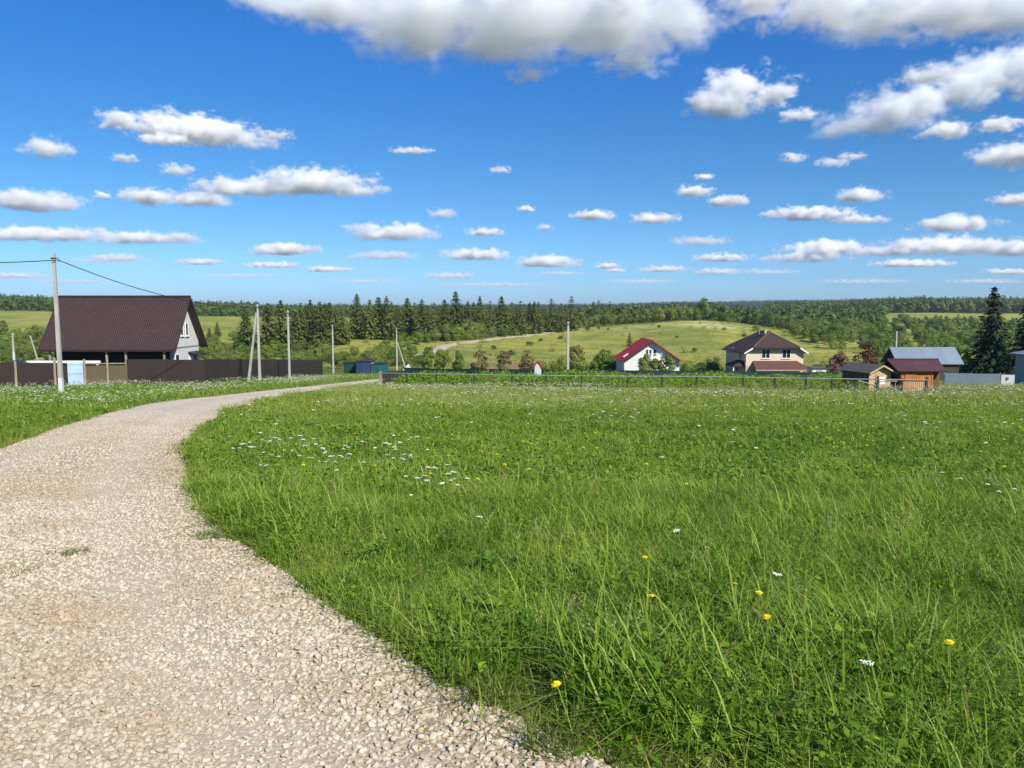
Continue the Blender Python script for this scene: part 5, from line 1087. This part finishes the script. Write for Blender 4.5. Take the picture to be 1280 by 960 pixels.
left = lambda X, Y: (X < -12) * np.clip(.55 + .8 * vnoise(X, Y, .5, 71), 0, 1)
def near_blob(px, py, rad, n):
    c = hit(px, py - 12, 2); q = rad * np.sqrt(r.uniform(0, 1, n)); a = r.uniform(0, 6.28, n); return c.x + q * np.cos(a), c.y + q * np.sin(a) * 1.3
put('meadow_flowers', [flower_pts(6500, 30, 100, -.75, -.1, left), flower_pts(2600, 36, 66, -.2, .8, lambda X, Y: np.clip(.25 + 1.3 * vnoise(X, Y, .4, 72), 0, 1)), flower_pts(420, 26, 45, -.25, .8, clump(.5, 75)), flower_pts(90, 10, 30, -.35, .8, clump(.8, 73))], wk, .8, 1.15, 'white umbel flowers scattered over the verge and the far half of the field')
put('meadow_flowers', [near_blob(345, 592, .8, 26), near_blob(425, 612, 1.1, 34), near_blob(480, 600, 1.2, 16), near_blob(545, 648, .4, 16), near_blob(778, 555, .6, 9), near_blob(1232, 650, .4, 6), near_blob(300, 545, 1.5, 14), near_blob(1120, 560, 2.2, 16)], nwk, .65, 1.05, 'white umbel flowers in loose groups over the nearer half of the field')
put('yellow_flowers', [flower_pts(1700, 22, 66, -.25, .8, clump(.45, 81)), flower_pts(420, 8, 30, -.35, .8, clump(.7, 82)), flower_pts(160, 35, 90, -.7, -.2, left), near_blob(1190, 575, 2.2, 22), near_blob(385, 520, 1.6, 12)], yk, .9, 1.35, 'small yellow flowers scattered over the field')
put('seeding_grass', [flower_pts(3000, 30, 62, -.25, .8, clump(.3, 91)), flower_pts(200, 8, 30, -.35, .8, clump(.6, 92)), flower_pts(22, 3, 9, -.1, .8, clump(1.0, 93))], sk_, .55, .85, 'pale seeding grass stems standing over the field')
# tall weeds inside the field fence
wd_ = [proto([blades(30, .35, .35, .8, .02, .35, 61, 3), leaves(70, .4, .2, .8, .16, 62)], [GM, LM]), proto([blades(16, .35, .4, .7, .02, .35, 63, 3), leaves(110, .42, .15, .75, .19, 64)], [GM, LM]), proto([leaves(120, .4, .1, .6, .2, 65), blades(10, .3, .4, .8, .015, .3, 66, 3)], [LM, DM])]
X, Y = grid_pts(52, 100, .8); fx = np.interp(X / Y, [(p[0] - 640) / F for p in PX], [p[1] for p in PX]); s_ = X / Y; k = (Y > fx + .9) & (Y < fx + 32) & (s_ > -.150 + (Y - 72) * .0006) & (s_ < .46); X, Y = X[k], Y[k]; n = len(X)
scatter('weeds', np.stack([X, Y, zt(X, Y)], -1), rots(n), r.uniform(.55, 1.1, n) * (1 + .45 * np.clip((Y - np.interp(X / Y, [(p[0] - 640) / F for p in PX], [p[1] for p in PX]) - 2) / 8, 0, 1)) * (1 + .3 * vnoise(X, Y, .6, 44)), r.integers(0, 3, n), np.clip(.45 + .25 * vnoise(X, Y, .4, 45) + r.normal(0, .15, n), .2, 1), wd_, 'tall leafy weeds behind the low iron fence', 'weeds')
# hillside tufts so the meadow has a nap
tk_ = [proto([blades(60, 1.6, .15, .38, .12, .5, 71 + k, 2)], [[GM, DM][k % 2]]) for k in range(2)] + [proto([leaves(70, .8, .1, .9, .35, 75)], [LM])]
X, Y = [], []
yy = 150
for _ in range(4500):
    y = 165 * (470 / 165) ** r.random(); s = r.uniform(-.5, .75); X.append(s * y); Y.append(y)
X, Y = np.array(X), np.array(Y); n = len(X); ix = np.where(r.uniform(0, 1, n) < .06, 2, r.integers(0, 2, n))
scatter('hillside_grass', np.stack([X, Y, zt(X, Y)], -1), rots(n), r.uniform(.6, 1.5, n), ix, np.clip(.75 + .2 * vnoise(X, Y, .05, 46) + r.normal(0, .1, n), 0, 1), tk_, 'rough grass tufts over the hillside meadow', 'grass')
# ---- plants one can point at near the camera
def flower_thing(px, py, kind, h, label, seed, lean=(0, 0), group=None, cat='flower'):
    p = hit(px, py, 1.5); st, fl = (umbel_parts(seed, h, .027, 26, .0052) if kind == 'umbel' else daisy_parts(seed, h, .025))
    e = empty('white_flower' if kind == 'umbel' else 'yellow_flower', p, label, cat, group, seed); st.build('stem', STG if kind == 'umbel' else YST, e); fl.build('bloom', WHT if kind == 'umbel' else YEL, e, fix=False); rl_ = random.Random(seed); e.rotation_euler.x, e.rotation_euler.y = rl_.uniform(.05, .3), rl_.uniform(-.2, .2); return e
def flower_at(px, py, kind, h, label, seed, **k):
    """px, py: where the bloom is seen; the foot is found below it"""
    d = ray(px, py); ys = np.linspace(2, 60, 6000); zz = CAMH + d.z * ys - zt(d.x * ys, ys); i = np.argmax(zz < h); Yq = ys[i]
    e = flower_thing(px, py, kind, h, label, seed, **k); e.location = (d.x * Yq, Yq, gz(d.x * Yq, Yq)); return e
for px, py, kd, h, lb in [(927, 738, 'daisy', .40, 'yellow flower on the left of the three around a small white bloom'), (949, 733, 'daisy', .44, 'yellow flower in the middle of the three around a small white bloom'), (967, 750, 'daisy', .42, 'yellow flower on the right of the three around a small white bloom'),
    (812, 742, 'daisy', .36, 'single yellow flower beside the tall bare stalk'), (817, 692, 'daisy', .36, 'single yellow flower above and right of the bare stalk'), (706, 688, 'daisy', .38, 'yellow flower on a stem above the broad-leaved weeds'), (1193, 803, 'daisy', .40, 'yellow flower on an upright pale stem at the lower right'), (722, 838, 'daisy', .36, 'pale yellow flower low by the gravel edge beneath the tall stalk'),
    (952, 728, 'umbel', .45, 'small white bloom among three yellow flowers'), (1082, 843, 'umbel', .45, 'faded white flower head on a pale stalk at the lower right'), (866, 661, 'umbel', .42, 'faint white flower alone in the near field'), (600, 655, 'umbel', .48, 'pale flower stalk rising over the grass left of the broad leaves')]:
    flower_at(px, py, kd, h, lb, int(px))
# tall bare stalk
p = hit(742, 868, 1.5); m = MB(); m.tube([(0, 0, 0), (.01, 0, .25), (.005, .01, .42), (.03, 0, .56)], [.005, .0045, .004, .002], 6); e = empty('weed_stalk', p, 'tall pale bare stalk with small leaves near the gravel edge', 'weed'); m.build('stem', YST, e)
V, Fq, A = leaves(16, .05, .36, .56, .045, 5, 2.6); np_obj('leaf', V, Fq, LM, {'rnd': ('FLOAT', A.astype(np.float32))}, parent=e)
# broad-leaved weeds by the edge
for px, py, lb, sd, sc in [(475, 712, 'broad-leaved dark weed at the grass edge left of the other', 3, 1.0), (625, 722, 'broad-leaved dark weed in the grass right of the other', 4, .9)]:
    p = hit(px, py, 1.5); V, Fq, A = leaves(40, .22, .08, .30, .10, sd, 2.4); o = np_obj('broadleaf_weed', V * sc, Fq, LM, {'rnd': ('FLOAT', A.astype(np.float32))}); o.location = p; tag(o, lb, 'weed')
# grass clumps on the gravel
for i, (px, py, lb, sc) in enumerate([(607, 887, 'bright grass clump on the gravel, left of a pair near the field edge', 1.0), (640, 893, 'flat grass clump on the gravel, right of a pair near the field edge', .9), (690, 945, 'pale grass clump on the gravel at the bottom edge', 1.1), (567, 862, 'sprawling grass clump half on the gravel', 1.1), (262, 678, 'thin grass clump lying on the gravel by the bend', 1.0), (300, 678, 'thin grass clump at the gravel edge by the bend', 1.0), (75, 705, 'faint grass clump on the gravel at the far left', 1.1), (95, 700, 'faint grass clump in the wheel track at the far left', .9), (20, 730, 'flat tan grass clump on the gravel at the left edge', 1.1), (480, 800, 'bushy grass clump spilling onto the gravel', 1.2), (523, 828, 'small grass clump beside the bushy one on the gravel', .8), (37, 690, 'tiny grass sprig on the gravel at the left', .7)]):
    p = hit(px, py, 1.5); V, Fq, A = blades(120 if i not in (6, 7, 8, 11) else 60, .09 if i in (0, 3, 9) else .13, .07, .20 if i in (0, 2, 3, 9) else .12, .0075, .95, 900 + i); o = np_obj('grass_clump', V * sc, Fq, GMC, {'rnd': ('FLOAT', A.astype(np.float32))}); o.location = p + Vector((0, 0, .055 if in_poly(np.array([p.x]), np.array([p.y]))[0] else 0)); tag(o, lb, 'grass clump')
# ---------------------------------------------------------------- clouds
def cloud_material():
    m = bpy.data.materials.new('cloud_vapour'); m.use_nodes = True
    n = m.node_tree.nodes; n.clear()
    out = n.new('ShaderNodeOutputMaterial'); v = n.new('ShaderNodeVolumePrincipled')
    v.inputs['Color'].default_value = (1, 1, 1, 1); v.inputs['Anisotropy'].default_value = CLOUD_G
    v.inputs['Density'].default_value = 1; v.inputs['Density Attribute'].default_value = 'density'
    m.node_tree.links.new(v.outputs[0], out.inputs['Volume'])
    return m
CLOUD_G = .0
CLOUD_ALT = 640.0
cm = cloud_material()
NOISES = {}
def cloud(blobs, label, group=None, dens=1.0, wisp=1.0, alt=None, res=64, seed=0, depth=1.0):
    """blobs: (px, py, rx, ry[, weight]) ellipses of the outline in photo pixels. Each becomes an ellipsoid at the cloud's own distance."""
    alt = alt or CLOUD_ALT
    base = max(b[1] + b[3] * .6 for b in blobs)
    base = min(base, HZ - 12)
    el = (HZ - base) / F
    D = (alt - CAMH) / el
    es = []
    for b in blobs:
        c = at(b[0], b[1], D)
        k = D / F
        es.append((c, b[2] * k, b[3] * k))
    x0 = min(c.x - rx for c, rx, rz in es); x1 = max(c.x + rx for c, rx, rz in es)
    z0 = min(c.z - rz for c, rx, rz in es); z1 = max(c.z + rz for c, rx, rz in es)
    org = Vector(((x0 + x1) / 2, D, (z0 + z1) / 2))
    H = z1 - z0
    me = bpy.data.volumes.new('cloud'); o = bpy.data.objects.new('cloud', me); COL.objects.link(o)
    o.location = org
    ng = bpy.data.node_groups.new('cloud_nodes', 'GeometryNodeTree'); ng.is_modifier = True
    ng.interface.new_socket('Geometry', in_out='INPUT', socket_type='NodeSocketGeometry')
    ng.interface.new_socket('Geometry', in_out='OUTPUT', socket_type='NodeSocketGeometry')
    N, L = ng.nodes, ng.links
    out = N.new('NodeGroupOutput')
    pos = N.new('GeometryNodeInputPosition').outputs[0]
    def vm(op, a, b=None):
        q = N.new('ShaderNodeVectorMath'); q.operation = op
        for i, s in enumerate((a, b)):
            if s is None: continue
            if isinstance(s, bpy.types.NodeSocket): L.new(s, q.inputs[i])
            else: q.inputs[i].default_value = s
        return q.outputs['Value'] if op in ('LENGTH', 'DOT_PRODUCT') else q.outputs[0]
    def mt(op, a, b=None, c=None, clamp=False):
        q = N.new('ShaderNodeMath'); q.operation = op; q.use_clamp = clamp
        for i, s in enumerate((a, b, c)):
            if s is None: continue
            if isinstance(s, bpy.types.NodeSocket): L.new(s, q.inputs[i])
            else: q.inputs[i].default_value = s
        return q.outputs[0]
    feat = max(H, min(r for c, r, z in es) * .6)
    mh = sum(rz for c, rx, rz in es) / len(es)
    mh = max(mh, 1.0)
    def noise(scale, detail, off, rough=.6):
        q = N.new('ShaderNodeTexNoise'); q.noise_dimensions = '3D'
        q.inputs['Scale'].default_value = scale; q.inputs['Detail'].default_value = detail; q.inputs['Roughness'].default_value = rough
        L.new(vm('MULTIPLY', vm('ADD', pos, (off * mh * 3, off * 1.7 * mh, -off * mh)), (.8, .8, 1.25)), q.inputs['Vector'])
        return q.outputs['Fac'], q.outputs['Color']
    # warp the position for ragged outlines
    f0, c0 = noise(.42 / mh, 3, 31.7 * seed + 5)
    wv = vm('MULTIPLY', vm('SUBTRACT', c0, (.5, .5, .5)), (mh * 2.6, mh * 2.6, mh * 1.4))
    p = vm('ADD', pos, wv)
    dmax = None; ry_max = 0
    for c, rx, rz in es:
        ry = max(min(rx, rz * 2.6) * depth, rz); ry_max = max(ry, ry_max)
        q = vm('MULTIPLY', vm('SUBTRACT', p, tuple(c - org)), (1 / rx, 1 / ry, 1 / rz))
        d = mt('SUBTRACT', 1.0, vm('LENGTH', q))
        dmax = d if dmax is None else mt('SMOOTH_MAX', dmax, d, .25)
    f1, _ = noise(.8 / mh, 6, 17.3 * seed + 2, .64)
    f2, _ = noise(3.4 / mh, 3, 7.3 * seed + 9, .6)
    nsum = mt('ADD', mt('MULTIPLY', mt('SUBTRACT', f1, .5), 3.6 * wisp), mt('MULTIPLY', mt('SUBTRACT', f2, .5), 1.3 * wisp))
    f = mt('ADD', dmax, nsum)
    # thin out towards the flat base
    sep = N.new('ShaderNodeSeparateXYZ'); L.new(pos, sep.inputs[0])
    zb = mt('MULTIPLY_ADD', sep.outputs['Z'], 1 / (.30 * H + .001), (.5 * H) / (.30 * H + .001) * .8, clamp=True)
    f = mt('MULTIPLY', mt('POWER', mt('MULTIPLY', f, 1.1, clamp=True), 1.25), zb)
    f = mt('MULTIPLY', f, dens * (2.3 if base < 110 else 3.3) / mh)
    vc = N.new('GeometryNodeVolumeCube')
    L.new(f, vc.inputs['Density'])
    ext = Vector(((x1 - x0) / 2 + mh * .6, ry_max + mh * .6, H / 2 + mh * .5))
    vc.inputs['Min'].default_value = -ext; vc.inputs['Max'].default_value = ext
    vox = max(max(ext) * 2 / (res * 3), min(rz for c, rx, rz in es) / 7)
    for nm, e in zip('XYZ', ext): vc.inputs['Resolution ' + nm].default_value = max(8, int(2 * e / vox))
    sm = N.new('GeometryNodeSetMaterial'); sm.inputs['Material'].default_value = cm
    L.new(vc.outputs[0], sm.inputs[0]); L.new(sm.outputs[0], out.inputs[0])
    md = o.modifiers.new('vapour', 'NODES'); md.node_group = ng
    me.materials.append(cm)
    o['label'] = label; o['category'] = 'cloud'
    if group: o['group'] = group
    return o
scene.cycles.volume_bounces = 16; scene.cycles.max_bounces = 18
scene.cycles.volume_step_rate = 1.0

GS = 'small faint white puffs between the larger clouds'
CL = [
 ([(340,-2,40,10),(420,6,90,26),(530,22,100,42),(640,22,120,46),(760,18,110,42),(850,30,44,30),(600,58,60,20),(700,52,60,16)], 'largest cloud, white with a grey belly, filling the top middle of the sky', 1),
 ([(940,8,36,14),(1020,8,90,24),(1120,20,80,28),(1210,14,80,26),(1290,8,60,26)], 'broad white cloud along the top edge right of the largest cloud', 2),
 ([(1070,165,45,16),(1110,148,48,24),(1150,130,38,20),(1200,112,42,20),(1240,92,48,22),(1290,80,40,20)], 'ragged white cloud rising diagonally to the right edge', 3),
 ([(905,132,40,18),(920,110,30,20),(970,118,24,11)], 'lone ragged cumulus below the gap between the two top clouds', 4),
 ([(1250,196,36,12),(1295,194,44,18)], 'white cloud touching the right edge, midway up the sky', 5),
 ([(150,150,28,9),(215,160,52,14),(270,168,48,14),(320,182,36,8)], 'long white cloud sloping down to the right in the upper left sky', 6),
 ([(58,186,24,12)], 'small compact cloud alone left of the long sloping cloud', 7),
 ([(310,237,65,12),(390,230,60,15),(445,240,36,8)], 'wide flat-based cumulus below the long sloping cloud', 8),
 ([(185,247,30,10),(250,251,36,9)], 'two-humped cloud just left of the wide flat-based cumulus', 9),
 ([(45,254,58,13)], 'flat-based cumulus at the left edge', 10),
 ([(490,292,54,11)], 'bright flat-based cumulus over the middle of the spruce row', 11),
 ([(50,293,90,8),(180,299,70,8)], 'long thin grey-white cloud bank at the left edge', 12),
 ([(355,313,42,8)], 'small cumulus low over the braced pole', 13),
 ([(595,319,42,8)], 'small bright cumulus low over the right half of the spruce row', 14),
 ([(685,328,37,8)], 'small bright cumulus low over the tall pale pole', 15),
 ([(742,270,27,6)], 'small flat cloud left of a similar one above the red roof', 16),
 ([(818,274,30,7)], 'small flat cloud right of a similar one above the red roof', 17),
 ([(868,240,22,7)], 'upper left cloud of a close pair in the right half of the sky', 18),
 ([(910,252,22,7)], 'lower right cloud of a close pair in the right half of the sky', 19),
 ([(1010,267,52,7),(1070,276,36,6)], 'flat elongated cloud low in the right half of the sky', 20),
 ([(1073,245,28,9)], 'small domed cloud above the flat elongated cloud', 21),
 ([(1195,281,46,10)], 'domed cumulus above the long cloud bank at the right', 22),
 ([(1035,310,45,9),(1000,324,56,7)], 'double-layered cumulus left of the long cloud bank at the right', 23),
 ([(1110,316,48,7),(1190,308,80,11),(1275,312,50,10)], 'long white cloud bank low at the right edge', 24),
 ([(1140,330,50,5)], 'thin flat cloud beneath the long cloud bank at the right', 25),
 ([(875,302,38,6)], 'thin cloud low above the beige house', 26),
 ([(480,320,50,6)], 'thin pale cloud beneath the bright flat-based cumulus', 27),
 ([(795,82,40,13)], 'torn wisp hanging below the right end of the largest cloud', 28),
 ([(660,95,22,9)], 'small torn wisp hanging below the middle of the largest cloud', 29),
 ([(1270,251,26,8)], 'small white cloud at the right edge above the domed cumulus', 30),
]
for b, l, s in CL: cloud(b, l, seed=s, dens=.3 if s in (27, 26, 28, 29) else .8 if s in (3, 12) else 1.0, wisp={28: 1.6, 29: 1.6, 3: 1.3, 4: 1.35, 12: 1.15, 6: 1.15, 8: 1.15}.get(s, 1))
for i, b in enumerate([(515,189,26,4),(625,213,12,4),(658,262,10,4),(680,284,10,4),(553,268,15,6),(605,291,22,5),(220,213,18,7),(155,199,14,5),(128,245,9,5),(990,198,14,6),(1040,204,18,5),(1250,157,20,8),(830,337,30,4),(895,340,28,4),(900,323,32,5),(250,328,32,4),(145,323,30,5),(340,332,34,4),(410,337,30,4),(20,345,40,4),(760,333,14,4),(1260,340,30,4),(560,345,30,4),(880,222,10,4),(770,338,12,3),(345,170,20,5),(205,175,24,7),(1000,145,22,7),(1065,196,16,4),(1160,95,30,10),(1185,165,34,9)]):
    cloud([b], 'small faint white puff between the larger clouds', GS, seed=50 + i, dens=[.6, .35, .8][i % 3], wisp=[1.1, 1.5, 1.3][i % 3])
for i, b in enumerate([(130,326,60,3),(455,352,50,3),(620,356,70,3),(1080,352,60,3),(300,345,60,3),(90,352,50,3),(800,352,45,3),(1230,352,50,3),(960,340,40,4),(700,342,30,3)]):
    cloud([b], 'thin pale cloud streak low over the horizon', 'thin cloud streaks low over the horizon', seed=90 + i, dens=.16, wisp=1.3)
# ---------------------------------------------------------------- air
hz = NT('pale_air'); pv = hz.new('ShaderNodeVolumePrincipled', {'Color': (.70, .85, 1.0), 'Density': .00009, 'Anisotropy': .2}); hz.l.new(pv.outputs[0], hz.out.inputs['Volume'])
tag(MB().box(-5400, 5400, -5400, 5400, float(GZ.min()) - 1, max(40.0, float(GZ.max()) + 30)).build('haze', hz.m), kind='stuff')
